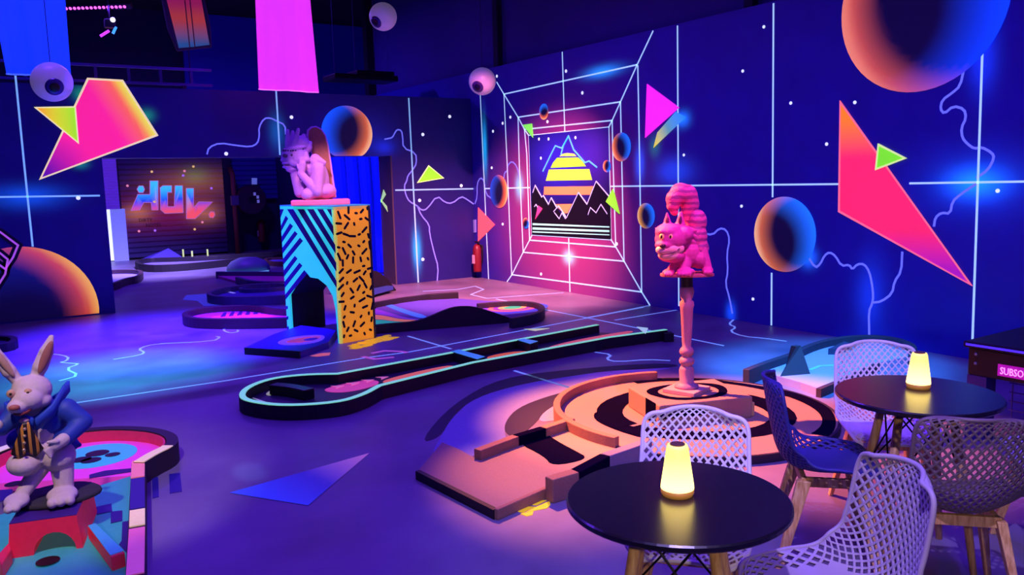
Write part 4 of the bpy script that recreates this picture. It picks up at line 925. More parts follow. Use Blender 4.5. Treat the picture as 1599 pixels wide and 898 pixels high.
# legs and hips
E3(225, 610, 100, 70, .02, .09); E3(150, 655, 78, 58, -.04, .09); E3(300, 650, 82, 80, -.02, .09)
C3(215, 700, 48, .0, 130, 800, 34, -.06); E3(105, 820, 58, 34, -.09, .08); C3(312, 700, 56, -.03, 312, 800, 46, -.05); E3(300, 828, 72, 36, -.10, .09)
for x in (252, 290, 330): E3(x, 838, 24, 26, -.17, .035)
for x in (70, 100): E3(x, 832, 22, 22, -.155, .03)
# torso under the jacket, neck
E3(225, 500, 95, 130, .03, .09); C3(215, 410, 50, .0, 210, 370, 50, -.01)
# head
E3(215, 300, 92, 78, -.01, .088); E3(195, 330, 75, 60, -.06, .075); E3(150, 352, 46, 36, -.10, .05); E3(165, 375, 36, 18, -.09, .04); E3(245, 350, 55, 40, -.03, .07)
# ears
for pts in (((235, 250, 26), (262, 190, 36), (295, 120, 34), (322, 50, 14)), ((160, 250, 26), (128, 195, 34), (92, 120, 28), (74, 50, 12))):
    for a, b in zip(pts, pts[1:]): C3(a[0], a[1], a[2], .0, b[0], b[1], b[2], .01)
# hands
C3(330, 545, 32, -.11, 285, 565, 28, -.13)
for k in range(4): C3(285 - k * 4, 552 + k * 14, 13, -.14 + k * .004, 248 + k * 6, 578 + k * 11, 9, -.155)
C3(300, 540, 12, -.15, 262, 535, 9, -.16)
C3(55, 440, 30, -.06, 20, 440, 30, -.09)
for k in range(4): C3(20, 410 + k * 20, 12, -.10, -12 + k * 3, 402 + k * 20, 9, -.13)
C3(25, 405, 12, -.10, 8, 380, 9, -.11)
organic('body', mb, FW, rb_, .0055, 3)
for x, y, rx, rz, tilt in ((288, 140, 20, 86, .42), (112, 145, 17, 82, -.45)):
    m_ = MB(); m_.ball(r3(x, y, -.030), (rx / S3, .012, rz / S3), (0, tilt, 0)); m_.build('ear_lining', M('9a6258' if x > 200 else 'b89478', .7), rb_, smooth=True)
for x, y, d in ((200, 290, -.098), (128, 288, -.085)):
    m_ = MB(); m_.ball(r3(x, y, d), (.019, .013, .020)); o = m_.build('eye', M('c8a078', .3), rb_, smooth=True)
    m_ = MB(); m_.ball(r3(x - 1, y, d - .012), (.007, .006, .007)); m_.build('pupil', M('302018', .3), o, smooth=True)
m_ = MB(); m_.ball(r3(138, 344, -.150), (.024, .014, .014)); m_.build('nose', M('a05a48', .5), rb_, smooth=True)
m_ = MB(); m_.tube([r3(132, 376, -.128), r3(160, 386, -.130), r3(190, 380, -.118), r3(212, 364, -.10)], .008, 8); m_.build('mouth', M('7a2c28', .6), rb_, smooth=True)
# jacket (one garment): body, sleeves, collar, tail
mb = MB()
E3(240, 470, 118, 118, .045, .105); E3(300, 560, 90, 62, .06, .09); E3(160, 560, 80, 60, .07, .08)
C3(355, 425, 58, .0, 425, 490, 46, -.03); C3(425, 492, 46, -.03, 340, 545, 40, -.09); C3(360, 610, 40, .02, 400, 618, 12, .0)
C3(130, 420, 55, .0, 75, 460, 40, -.03); C3(75, 462, 40, -.03, 40, 450, 36, -.06)
jk = organic('jacket', mb, M('1c3ca0', .6, grain=.15, scale=50), rb_, .007, 3)
mb = MB()
for pts in (((215, 420, -.11), (290, 372, -.075), (350, 300, .0), (372, 285, .03), (345, 335, .06), (300, 370, .08)), ((205, 420, -.11), (130, 380, -.06), (92, 345, .0), (110, 350, .05), (150, 380, .08))):
    P3 = [Vector(r3(*p)) for p in pts]
    vs = [tuple(p) for p in P3] + [tuple(p + Vector((.0, .015, -.06 if i < 4 else -.05))) for i, p in enumerate(P3)]
    n = len(P3); mb.add(vs, [(i, i + 1, n + i + 1, n + i) for i in range(n - 1)])
o = mb.build('collar', M('2048b0', .6), rb_, smooth=True); s_ = o.modifiers.new('thick', 'SOLIDIFY'); s_.thickness = .012
# waistcoat: curved front with stripes, two points below
WST = bpy.data.materials.new('striped_cloth'); WST.use_nodes = True
nt = WST.node_tree; tcn = nt.nodes.new('ShaderNodeTexCoord'); wv = nt.nodes.new('ShaderNodeTexWave'); wv.bands_direction = 'X'; wv.inputs['Scale'].default_value = 11.0; wv.inputs['Phase Offset'].default_value = 1.0
nt.links.new(tcn.outputs['Object'], wv.inputs['Vector']); rp_ = nt.nodes.new('ShaderNodeValToRGB'); rp_.color_ramp.interpolation = 'CONSTANT'
rp_.color_ramp.elements[0].color = hexc('241410'); rp_.color_ramp.elements[1].color = hexc('c88a30'); rp_.color_ramp.elements[1].position = .62
nt.links.new(wv.outputs['Fac'], rp_.inputs[0]); nt.links.new(rp_.outputs[0], nt.nodes['Principled BSDF'].inputs['Base Color'])
mb = MB(); vs = []; fs = []; NU, NVv = 12, 10
for j in range(NVv + 1):
    t = j / NVv
    for i in range(NU + 1):
        u = i / NU * 2 - 1; xl, xr = 165 - 62 * t, 188 + 50 * t
        x = xl + (xr - xl) * (u + 1) / 2; yb = 612 - 60 * abs(abs(u) - .5) * 1.1
        y = 432 + (yb - 432) * t
        vs.append(r3(x, y, -.098 + .00000150 * (x - 172) ** 2 - .012 * math.sin(t * PI) + .01 * t))
for j in range(NVv):
    for i in range(NU): k = j * (NU + 1) + i; fs.append((k, k + 1, k + NU + 2, k + NU + 1))
mb.add(vs, fs); o = mb.build('waistcoat', WST, rb_, smooth=True); s_ = o.modifiers.new('thick', 'SOLIDIFY'); s_.thickness = .02; s_.offset = 0
for k in range(4):
    m_ = MB(); m_.ball(r3(170 - k * 4, 462 + k * 34, -.122), .008, None, 8, 6); m_.build('button', M('c8b080', .4, 0, .6), rb_, smooth=True)
m_ = MB(); m_.ball(r3(172, 425, -.10), (.022, .014, .012)); m_.build('cravat', M('c0a090', .6), rb_, smooth=True)

# ------------------------------------------------------------------ tables, lamps, chairs
OAK = bpy.data.materials.new('beech_wood'); OAK.use_nodes = True
nt = OAK.node_tree; tcn = nt.nodes.new('ShaderNodeTexCoord'); mp = nt.nodes.new('ShaderNodeMapping'); mp.inputs['Scale'].default_value = (30, 30, 3)
nz = nt.nodes.new('ShaderNodeTexNoise'); nz.inputs['Scale'].default_value = 3; nz.inputs['Detail'].default_value = 6
rp_ = nt.nodes.new('ShaderNodeValToRGB'); rp_.color_ramp.elements[0].color = hexc('c08c54'); rp_.color_ramp.elements[1].color = hexc('e8bc84'); rp_.color_ramp.elements[0].position = .35; rp_.color_ramp.elements[1].position = .65
nt.links.new(tcn.outputs['Object'], mp.inputs[0]); nt.links.new(mp.outputs[0], nz.inputs['Vector']); nt.links.new(nz.outputs['Fac'], rp_.inputs[0]); nt.links.new(rp_.outputs[0], nt.nodes['Principled BSDF'].inputs['Base Color']); nt.nodes['Principled BSDF'].inputs['Roughness'].default_value = .5

def make_table(loc, rz, label):
    t = empty('cafe_table', loc, rz, label, 'table', 'round black cafe tables')
    R = .34
    MB().lathe([(.0, .732), (R - .006, .732), (R, .738), (R, .750), (R - .005, .755), (.0, .755)], 64).build('tabletop', M('141018', .27, grain=.2, scale=8, spec=1.0), t, smooth=False)
    for k in range(4):
        a = PI / 4 + k * PI / 2; c, s_ = math.cos(a), math.sin(a)
        MB().tube([(.15 * c, .15 * s_, .715), (.20 * c, .20 * s_, .45), (.27 * c, .27 * s_, 0)], [.017, .021, .014], 14).build('leg', OAK, t, smooth=True)
        MB().box((.148 * c, .148 * s_, .705), (.05, .05, .05)).build('bracket', M('18161a', .4), t)
    for k in range(4):
        a, b = PI / 4 + k * PI / 2, PI / 4 + (k + 1) * PI / 2
        p = lambda q, r_, z: (r_ * math.cos(q), r_ * math.sin(q), z)
        MB().tube([p(a, .15, .71), p(b, .215, .38)], .004, 6).build('brace_wire', M('101014', .4, 0, .5), t)
        MB().tube([p(b, .15, .71), p(a, .215, .38)], .004, 6).build('brace_wire', M('101014', .4, 0, .5), t)
    return t
make_table((1.735, 1.765, 0), -.84, 'round black cafe table in front holding the nearest glowing lamp')
make_table((3.42, 2.00, 0), -.70, 'round black cafe table farther back between the dark chairs')

LAMPM = bpy.data.materials.new('frosted_lamp'); LAMPM.use_nodes = True
nt = LAMPM.node_tree; b_ = nt.nodes['Principled BSDF']; tcn = nt.nodes.new('ShaderNodeTexCoord'); sx = nt.nodes.new('ShaderNodeSeparateXYZ'); mr = nt.nodes.new('ShaderNodeMapRange')
nt.links.new(tcn.outputs['Object'], sx.inputs[0]); nt.links.new(sx.outputs['Z'], mr.inputs[0]); mr.inputs[1].default_value = .03; mr.inputs[2].default_value = .13; mr.inputs[3].default_value = 4.6; mr.inputs[4].default_value = 1.25
b_.inputs['Base Color'].default_value = hexc('e8c860'); b_.inputs['Emission Color'].default_value = (1.0, .72, .16, 1); nt.links.new(mr.outputs[0], b_.inputs['Emission Strength'])
def make_lamp(loc, label):
    t = empty('table_lamp', loc, 0, label, 'lamp', 'cordless table lamps')
    MB().lathe([(.0, .0), (.046, .0), (.051, .008), (.051, .022), (.0, .022)], 32).build('base', M('c88a30', .5, .25), t, smooth=True)
    MB().lathe([(.0, .022), (.051, .022), (.050, .035), (.042, .09), (.034, .150), (.030, .160), (.0, .160)], 32).build('shade', LAMPM, t, smooth=True)
    MB().lathe([(.0, .160), (.023, .160), (.023, .163), (.0, .163)], 24).build('cap', M('5a3c28', .5), t)
    return t
make_lamp((1.755, 1.785, .755), 'glowing yellow cordless lamp on the front table')
make_lamp((3.51, 2.05, .755), 'glowing yellow cordless lamp on the farther table')

# --- moulded lattice chair
PROF = [(-.215, .425), (-.19, .438), (-.12, .437), (-.02, .428), (.08, .426), (.145, .440), (.19, .480), (.215, .54), (.232, .61), (.246, .68), (.258, .75), (.268, .81), (.272, .835)]
def catmull(P, t):
    n = len(P) - 1; s_ = t * n; i = min(n - 1, int(s_)); u = s_ - i
    p0, p1, p2, p3 = P[max(0, i - 1)], P[i], P[i + 1], P[min(n, i + 2)]
    return tuple(.5 * ((2 * b) + (-a + c) * u + (2 * a - 5 * b + 4 * c - d) * u * u + (-a + 3 * b - 3 * c + d) * u ** 3) for a, b, c, d in zip(p0, p1, p2, p3))
def halfw(v):
    if v < .12: return .155 + .055 * math.sin(v / .12 * PI / 2)
    if v < .42: return .21 + .012 * math.sin((v - .12) / .30 * PI)
    if v < .80: return .21 - .010 * (v - .42) / .38
    t = (v - .80) / .20
    return .200 * (1 - .38 * t ** 2.8)
def shell(u, v):
    y, z = catmull(PROF, max(0, min(1, v))); w_ = halfw(v); x = u * w_
    back = max(0, min(1, (v - .40) / .25)); seat = 1 - back
    z += seat * .055 * u * u * min(1, v / .25) - (1 - min(1, v / .10)) * .012 * u * u
    y -= back * .060 * u * u
    mid = math.exp(-((v - .46) / .12) ** 2); y -= mid * .045 * u * u; z += mid * .03 * u * u
    if v > .86: z -= .012 * (v - .86) / .14 * abs(u) ** 3
    return Vector((x, y, z))
def make_chair_parts(shell_mat):
    NU, NVd = 26, 42
    mb = MB(); vid = {}
    def V(i, j):
        return (i / NU, j / NVd)
    def addv(u, v):
        k = (round(u, 5), round(v, 5))
        if k not in vid: vid[k] = len(mb.v); mb.v.append(tuple(shell(max(-1, min(1, u)), max(0, min(1, v))))); mb.c.append((1, 1, 1, 1))
        return vid[k]
    du, dv = 2.0 / NU, 1.0 / NVd
    for i in range(-1, NU + 2):
        for j in range(-1, NVd + 2):
            if (i + j) % 2: continue
            cu, cv = -1 + (i) * du, j * dv     # diamond centre; its corners at +-du, +-dv
            cs = [(cu + du, cv), (cu, cv + dv), (cu - du, cv), (cu, cv - dv)]
            cs = [(max(-1, min(1, a)), max(0, min(1, b))) for a, b in cs]
            if max(a for a, b in cs) - min(a for a, b in cs) < 1e-6 or max(b for a, b in cs) - min(b for a, b in cs) < 1e-6: continue
            back = cv > .50
            edge = abs(cu) > .70
            open_ = (back and abs(cu) < .97 and cv < .975) or ((.10 < cv <= .50) and .62 < abs(cu) < .93) or (.40 < cv <= .50 and abs(cu) < .93) or (.045 < cv <= .12 and abs(cu) < .93)
            ids = [addv(*q) for q in cs]
            uniq = []
            for q in ids:
                if q not in uniq: uniq.append(q)
            if len(uniq) < 3: continue
            if open_:
                f_ = .70
                cc = (sum(a for a, b in cs) / 4, sum(b for a, b in cs) / 4)
                inn = [addv(cc[0] + (a - cc[0]) * f_, cc[1] + (b - cc[1]) * f_) for a, b in cs]
                for k in range(4):
                    k2 = (k + 1) % 4
                    if ids[k] != ids[k2]: mb.f.append((ids[k], ids[k2], inn[k2], inn[k]))
            else: mb.f.append(tuple(uniq))
    return mb
_chair_cache = {}
def make_chair(loc, front, label, hx, rough=.5):
    rz = math.atan2(front[1], front[0]) + PI / 2      # local front is -Y
    t = empty('lattice_chair', (loc[0], loc[1], 0), rz, label, 'chair', 'moulded lattice chairs around the cafe tables')
    mat = M(hx, rough, grain=.05)
    if 'shell' not in _chair_cache:
        o = make_chair_parts(mat).build('shell', mat, t, smooth=True); _chair_cache['shell'] = o.data
    else:
        o = bpy.data.objects.new('shell', _chair_cache['shell'].copy()); link(o, t); o.data.materials.clear(); o.data.materials.append(mat)
    s_ = o.modifiers.new('thick', 'SOLIDIFY'); s_.thickness = .010; s_.offset = 0
    outl = [shell(-1, v / 40) for v in range(41)] + [shell(u / 8, 1) for u in range(-7, 8)] + [shell(1, 1 - v / 40) for v in range(41)] + [shell(-u / 8, 0) for u in range(-7, 8)]
    for _ in range(2): outl = [q for a, b in zip(outl, outl[1:] + outl[:1]) for q in (a.lerp(b, .25), a.lerp(b, .75))]
    MB().tube([tuple(p) for p in outl], .0085, 8, True).build('rim', mat, o, smooth=True)
    for sx_ in (-1, 1):
        for sy in (-1, 1):
            a = (.135 * sx_, -.13 if sy < 0 else .105, .405); b = (.205 * sx_, -.20 if sy < 0 else .215, 0)
            mb = MB(); vs = []
            for q, wd in ((a, .030), (b, .0165)):
                for e, f_ in ((-1, -1), (1, -1), (1, 1), (-1, 1)): vs.append((q[0] + e * wd * .62, q[1] + f_ * wd, q[2]))
            mb.add(vs, [(0, 1, 2, 3), (7, 6, 5, 4), (0, 4, 5, 1), (1, 5, 6, 2), (2, 6, 7, 3), (3, 7, 4, 0)]); mb.build('leg', OAK, t, bevel=.004)
    for y in (-.13, .105):
        mb = MB(); mb.add([(-.14, y - .012, .372), (.14, y - .012, .372), (.14, y - .012, .415), (-.14, y - .012, .415), (-.14, y + .012, .372), (.14, y + .012, .372), (.14, y + .012, .415), (-.14, y + .012, .415)],
            [(0, 1, 2, 3), (7, 6, 5, 4), (0, 4, 5, 1), (1, 5, 6, 2), (2, 6, 7, 3), (3, 7, 4, 0)]); mb.build('cross_rail', OAK, t, bevel=.003)
    for x in (-.125, .125):
        MB().box((x, -.0125, .394), (.022, .24, .042)).build('side_rail', OAK, t, bevel=.003)
    return t
make_chair((2.10, 2.07), (-.77, -.64), 'white lattice chair tucked behind the front table', 'f0ecf4')
make_chair((3.76, 2.36), (-.66, -.75), 'white lattice chair behind the farther table', 'f0ecf4')
make_chair((3.10, 2.23), (.70, -.71), 'dark blue lattice chair left of the farther table in side view', '2c2c80')
make_chair((3.155, 1.68), (.72, .69), 'grey brown lattice chair seen from behind at the farther table', '6a5a60')
make_chair((2.12, 1.50), (-.90, .43), 'pale lilac lattice chair in the foreground right of the front table', 'a094a8')
make_chair((3.98, 1.62), (-.80, .60), 'lattice chair cut by the right photo edge at the farther table', '8a7ca8')
make_chair((1.19, 1.42), (.87, .49), 'black lattice chair at the bottom edge left of the front table', '15131c')

# ------------------------------------------------------------------ game table at the right edge
gt = empty('game_table', (0, 0, 0), 0, 'black football game table with pink lit sign at the right edge', 'game table')
A = Vector([(5.246,2.743,0.585)][0][:2]); B = Vector([(5.251,1.763,0.647)][0][:2])
TG = T_plane(tuple(A), tuple(B)) @ Matrix.Translation((0, -.10, 0)); Lg = (B - A).length
MB().prism([(0, .52), (Lg, .52), (Lg, .70), (0, .70)], -.9, 0, TG).build('cabinet', M('0c0a14', .4), gt, bevel=.01)
MB().prism([(-.02, .70), (Lg, .70), (Lg, .74), (-.02, .74)], -.92, .03, TG).build('top_frame', M('08060e', .5), gt, bevel=.01)
MB().prism([(.0, .715), (Lg, .715), (Lg, .728), (.0, .728)], .03, .036, TG).build('light_strip', M('5030ff', .4, .9), gt)
MB().prism([(.0, .1), (.12, .1), (.12, .52), (.0, .52)], -.12, 0, TG).build('leg', M('2a1c70', .5), gt)
MB().prism([(.0, .1), (.12, .1), (.12, .52), (.0, .52)], -.9, -.78, TG).build('leg', M('2a1c70', .5), gt)
MB().prism([(Lg - .12, .1), (Lg, .1), (Lg, .52), (Lg - .12, .52)], -.12, 0, TG).build('leg', M('2a1c70', .5), gt)
mb = MB()
for k in range(14):
    u = .14 + k * .09
    if u < Lg - .1: mb.tube([(u, .12, -.3), (u, .46, -.3)], .004, 5, False, TG)
for k in range(6): mb.tube([(.12, .14 + k * .06, -.3), (Lg - .12, .14 + k * .06, -.3)], .004, 5, False, TG)
tag(mb.build('goal_net', M('3a2c90', .6), gt), kind='stuff')
s0 = .19
sign = MB().prism([(s0, .55), (s0 + .30, .55), (s0 + .30, .622), (s0, .622)], 0, .012, TG).build('sign', M('b010a0', .4, .7), gt)
def text_mesh(name, txt, size, T, mat, parent, align='LEFT', extr=.002):
    c = bpy.data.curves.new(name, 'FONT'); c.body = txt; c.size = size; c.extrude = extr; c.align_x = align; c.resolution_u = 2
    o = bpy.data.objects.new(name, c); COL.objects.link(o)
    dg = bpy.context.evaluated_depsgraph_get(); me = bpy.data.meshes.new_from_object(o.evaluated_get(dg)); me.name = name
    bpy.data.objects.remove(o); me.transform(T); me.materials.append(mat)
    r = bpy.data.objects.new(name, me); link(r, parent); return r
text_mesh('lettering', 'SUBSOCCER', .064, TG @ Matrix.Translation((s0 + .015, .563, .015)) @ Matrix.Diagonal((.72, 1, 1, 1)), M('ffa8ff', .4, 1.0), sign)
for z, u in ((.66, .05), (.60, .05)):
    m_ = MB(); m_.ball((0, 0, 0), .012, None, 8, 6); o = m_.build('bolt', M('a0a0b0', .3, 0, .8), gt, smooth=True); o.location = TG @ Vector((u, z, .0))

# ------------------------------------------------------------------ fire extinguishers, hose reel, signs
def extinguisher(loc, s_, label):
    t = empty('fire_extinguisher', loc, 0, label, 'extinguisher', 'fire extinguishers')
    MB().lathe([(.0, 0), (.07 * s_, 0), (.075 * s_, .02), (.075 * s_, .40 * s_), (.055 * s_, .46 * s_), (.02 * s_, .49 * s_), (.0, .49 * s_)], 20).build('cylinder', M('6e1020', .45), t, smooth=True)
    MB().box((0, -.02, .52 * s_), (.03, .12, .03)).build('handle', M('1a1416', .5), t)
    MB().tube([(.0, -.03, .50 * s_), (.09 * s_, -.03, .45 * s_), (.10 * s_, -.02, .25 * s_), (.085 * s_, 0, .12 * s_)], .012, 8).build('hose', M('141216', .5), t, smooth=True)
    MB().prism([(-.045, .15), (.045, .15), (.045, .30), (-.045, .30)], 0, .004, Matrix.Translation((-.074 * s_, -.0, 0)) @ Matrix(((0, 0, -1, 0), (1, 0, 0, 0), (0, 1, 0, 0), (0, 0, 0, 1)))).build('sticker', M('d8c8d0', .5), t)
    return t
ex = extinguisher((XR - .11, 12.42, .12), 1.0, 'red fire extinguisher hanging in the corner below coral triangle')
MB().box((XR - .02 - (XR - .11), 0, .42), (.03, .08, .08)).build('wall_hook', M('2a2428', .5), ex)
sgn = tag(paint_poly('safety_sign', T_RIGHT, [(12.699,1.019),(12.599,1.022),(12.613,0.795),(12.713,0.791)], M('8890e0', .5, .15), None, .02), 'small blue pictogram sign beside the coral wall triangle', 'sign')
YF = 22.1
# roller shutter with graffiti
ZSH = 3.1
sx0, sx1 = [(3.069,1.180),(5.484,1.076)][0][0], [(3.069,1.180),(5.484,1.076)][1][0]
sh = empty('roller_shutter', (0, 0, 0), 0, 'corrugated roller shutter with blue and pink graffiti lettering', 'shutter')
def slats(x0, x1, y, z0, z1, pitch, amp):
    mb = MB(); n = int((z1 - z0) / pitch); vs = []
    for k in range(n):
        z = z0 + k * pitch
        for dz, dy in ((0, 0), (.12, -amp), (.80, -amp), (.92, 0)): vs += [(x0, y + dy, z + dz * pitch), (x1, y + dy, z + dz * pitch)]
    m_ = len(vs) // 2
    mb.add(vs, [(2 * i, 2 * i + 1, 2 * i + 3, 2 * i + 2) for i in range(m_ - 1)]); return mb
SLM = mural_material('graffiti_ground', '2a1e5c', [(([(4.726,1.823)][0][0], 21.7, [(4.726,1.823)][0][1]), (1.0, 1, .35), 'ff9030', .30), (([(4.104,1.135)][0][0], 21.7, [(4.104,1.135)][0][1]), (1.3, 1, .45), 'ff4060', .22), (([(3.419,1.134)][0][0], 21.7, [(3.419,1.134)][0][1]), (.3, 1, .2), 'ffb040', .4),
    (([(4.979,1.066)][0][0], 21.7, [(4.979,1.066)][0][1]), (.35, 1, .25), 'ffb050', .35), (([(4.814,1.979)][0][0], 21.7, [(4.814,1.979)][0][1]), (.3, 1, .2), '40c040', .25)], .45, .5)
cu = slats(sx0, sx1, 21.75, .04, ZSH, .125, .03).build('curtain', SLM, sh)
MB().box((sx0 - .12, 21.75, ZSH / 2), (.24, .14, ZSH)).build('guide_rail', M('14102c', .5), sh)
MB().box((sx1 + .10, 21.75, ZSH / 2), (.2, .14, ZSH)).build('guide_rail', M('14102c', .5), sh)
TSH = Matrix(((1, 0, 0, 0), (0, 0, -1, 21.71), (0, 1, 0, 0), (0, 0, 0, 1)))
def letter(p, n='letter', h=.010):
    zs = [q[1] for q in p]; z0, z1 = min(zs), max(zs)
    # fill fades from cyan down to coral like the spray paint
    bm = bmesh.new(); vs = [bm.verts.new((q[0], q[1], h)) for q in p]; bm.faces.new(vs); bmesh.ops.triangulate(bm, faces=bm.faces[:]); 
    for _ in range(3): bmesh.ops.subdivide_edges(bm, edges=bm.edges[:], cuts=1)
    me = bpy.data.meshes.new(n); bm.verts.ensure_lookup_table(); cols = []
    for v in bm.verts:
        t = (v.co.y - GZ0) / (GZ1 - GZ0)
        cols.append(lerp4(hexc('ff5860'), hexc('2848e0'), (t - .18) / .28) if t < .5 else lerp4(hexc('2060e0'), hexc('40c8f0'), (t - .5) / .3))
    bm.transform(TSH); bm.to_mesh(me); bm.free()
    at = me.color_attributes.new('Col', 'FLOAT_COLOR', 'POINT')
    for i, c in enumerate(cols): at.data[i].color = c
    me.materials.append(MV(.8)); o = bpy.data.objects.new(n, me); link(o, sh)
    paint_line('letter_outline', TSH, p, .035, M('d88ac8', .5, .4), sh, .008, 0, True)
GZ1 = [(3.983,1.872)][0][1]; GZ0 = [(3.915,0.987)][0][1]
for p in ([(3.287,1.196),(3.461,1.562),(3.734,1.554),(3.759,1.879),(3.928,1.875),(3.875,1.187),(3.752,1.192),(3.751,1.373),(3.568,1.380),(3.463,1.204)], [(3.456,1.692),(3.501,1.765),(3.583,1.763),(3.607,1.688),(3.571,1.617),(3.490,1.620)],
          [(3.977,1.710),(4.043,1.758),(4.230,1.753),(4.219,1.604),(4.125,1.607),(4.098,1.244),(4.271,1.237),(4.325,1.750),(4.483,1.746),(4.451,1.096),(4.040,1.097),(3.953,1.184)], [(4.583,1.677),(4.744,1.672),(4.709,1.186),(4.856,1.332),(5.167,1.320),(4.729,0.932),(4.536,0.941)],
          [(5.079,1.017),(5.126,1.073),(5.192,1.064),(5.211,1.001),(5.163,0.935),(5.098,0.948)]):
    letter(p)
tx = [(3.424,1.011)][0]
text_mesh('lettering', 'DIRTY', .11, TSH @ Matrix.Translation((tx[0], tx[1] - .1, .012)), M('180c20', .6), sh)
text_mesh('lettering', 'NOTES.', .11, TSH @ Matrix.Translation((tx[0] + .15, tx[1] - .23, .012)), M('180c20', .6), sh)
for i, p in enumerate([(4.785,2.217),(4.565,2.110),(4.527,2.001),(3.811,2.107),(3.243,1.783),(5.178,1.668),(3.813,1.381),(3.413,0.686),(3.774,0.682),(4.703,0.662),(4.900,0.828)]):
    mb = MB(); paint_dot(mb, TSH, p, .03, .012); mb.build('painted_star', M(('ffc870', 'ff90a0', 'b070ff')[i % 3], .5, .7), sh)
# second shutter behind the hose reel
x2, x3 = [(5.696,1.063),(9.187,0.912)][0][0], [(5.696,1.063),(9.187,0.912)][1][0]
s2_ = tag(slats(x2, x3, 21.95, 1.35, 3.2, .125, .03).build('roller_shutter', M('2a2096', .45)), 'plain violet roller shutter behind the hose reel', 'shutter')
# louvre panel and daylit strip door left of the shutter
lx0, lx1 = [(2.556,1.801),(3.020,1.788)][0][0], [(2.556,1.801),(3.020,1.788)][1][0]
lz = [(2.782,1.240)][0][1]
lv = tag(slats(lx0, lx1, 21.6, lz, 3.4, .07, .03).build('louvre_panel', M('7a40d8', .5, .25)), 'violet louvre panel above the daylit doorway', 'louvre')
door_1 = struct(MB().prism([(lx0, .02), (lx1 + .1, .02), (lx1 + .1, lz), (lx0, lz)], 0, .05, Matrix(((1, 0, 0, 0), (0, 0, -1, 21.75), (0, 1, 0, 0), (0, 0, 0, 1)))).build('door_1', M('cfd8ff', .4, 1.3, grain=.03)))
MB().box((lx1 - .05, 21.66, lz / 2), (.32, .06, lz)).build('door_leaf', M('8a90f0', .4, .5), door_1)
# hose reel
hc = [(5.964,1.353)][0]; hr = empty('hose_reel', (hc[0] + .12, 21.5, hc[1]), 0, 'round red fire hose reel mounted beside the graffiti shutter', 'hose reel')
TR_ = Matrix.Rotation(PI / 2, 4, 'X')
MB().lathe([(.10, -.12), (.36, -.12), (.38, -.08), (.38, .0), (.38, .08), (.36, .12), (.10, .12)], 32, (0, 0, 0), TR_).build('drum', M('341230', .5), hr, smooth=False)
for k in range(3): MB().box((.16 * math.cos(k * .7 - .3), -.13, .16 * math.sin(k * .7 - .3)), (.06, .01, .08)).build('label_card', M('a8a8f0', .5, .2), hr)
MB().lathe([(.0, -.14), (.09, -.14), (.09, .14), (.0, .14)], 16, (0, 0, 0), TR_).build('hub', M('0c0a18', .5), hr)
MB().box((0, .18, 0), (.12, .16, .6)).build('bracket', M('141030', .5), hr)
tag(paint_poly('safety_sign', TSH, [(6.204,1.903),(6.336,1.900),(6.325,1.735),(6.193,1.739)], M('8898ff', .5, .3), None, .03), 'small pale pictogram sign above the hose reel', 'sign')
e2 = [(6.270,0.580)][0]; fx = extinguisher((e2[0] + .12, 21.80, e2[1] - .35), 1.2, 'fire extinguisher hanging below the hose reel')
MB().box((0, .19, .45), (.06, .20, .08)).build('wall_hook', M('1a1430', .5), fx)
pp_ = [(5.512,1.079)][0]; pi_ = empty('standpipe', (pp_[0] + .12, 21.35, 0), 0, 'rusty red standpipe rising between the two shutters', 'pipe')
MB().tube([(0, 0, 0), (0, 0, 2.0), (0, .2, 2.15)], .06, 12).build('pipe', M('7a2c30', .6), pi_, smooth=True)
MB().box((0, -.05, 1.35), (.2, .12, .25)).build('valve', M('50406a', .5), pi_, bevel=.02)
# glossy blue sheet hanging behind the right jamb
bx0, bx1 = [(5.552,1.564),(6.547,1.534)][0][0], [(5.552,1.564),(6.547,1.534)][1][0] + .3
mb = MB(); vs = []; NX, NZ = 60, 16
for j in range(NZ + 1):
    for i in range(NX + 1):
        x = bx0 + (bx1 - bx0) * i / NX; z = .03 + 2.45 * j / NZ
        vs.append((x, 14.4 + .03 * math.sin(i * .55 + .3 * math.sin(j * .5)) + .012 * math.sin(i * 1.7 + j * .35), z))
mb.add(vs, [(j * (NX + 1) + i, j * (NX + 1) + i + 1, (j + 1) * (NX + 1) + i + 1, (j + 1) * (NX + 1) + i) for j in range(NZ) for i in range(NX)])
bs = empty('plastic_curtain', (0, 0, 0), 0, 'glossy blue plastic curtain hanging behind the wall opening', 'curtain')
mb.build('sheet', M('1828ff', .22, .12, grain=.1), bs, smooth=True)  # blue sheet given a faint glow of its own
MB().tube([(bx0, 14.4, 2.49), (bx1, 14.4, 2.49)], .02, 8).build('rail', M('20203a', .4), bs)

# ------------------------------------------------------------------ overhead: eyeballs, banners, light bar, tray
def eyeball(c, r, look, label):
    t = empty('eyeball', c, 0, label, 'eyeball', 'hanging eyeball balls')
    d = Vector(look).normalized(); R = Vector((0, 0, 1)).rotation_difference(d).to_matrix().to_4x4()
    m_ = MB(); m_.ball((0, 0, 0), r, None, 32, 20); m_.build('ball', M('d0b8e0', .35, .10, grain=.04), t, smooth=True)
    def capd(r0, r1, lift, hx, n):
        pr = [(r0 * r, math.sqrt(1 - r0 * r0) * r + lift), (r1 * r, math.sqrt(1 - r1 * r1) * r + lift)]
        mm = [(r0 * r + (r1 - r0) * r * k / 5, math.sqrt(1 - (r0 + (r1 - r0) * k / 5) ** 2) * r + lift) for k in range(6)]
        return MB().lathe(mm, 28, (0, 0, 0), R).build(n, M(hx, .3), t, smooth=True)
    capd(.001, .44, .003, '3a1a78', 'iris'); capd(.001, .24, .006, '08040f', 'pupil')
    MB().tube([(0, 0, r - .003), (0, 0, 6.0 - c[2])], .004, 6).build('cord', M('282038', .6), t)
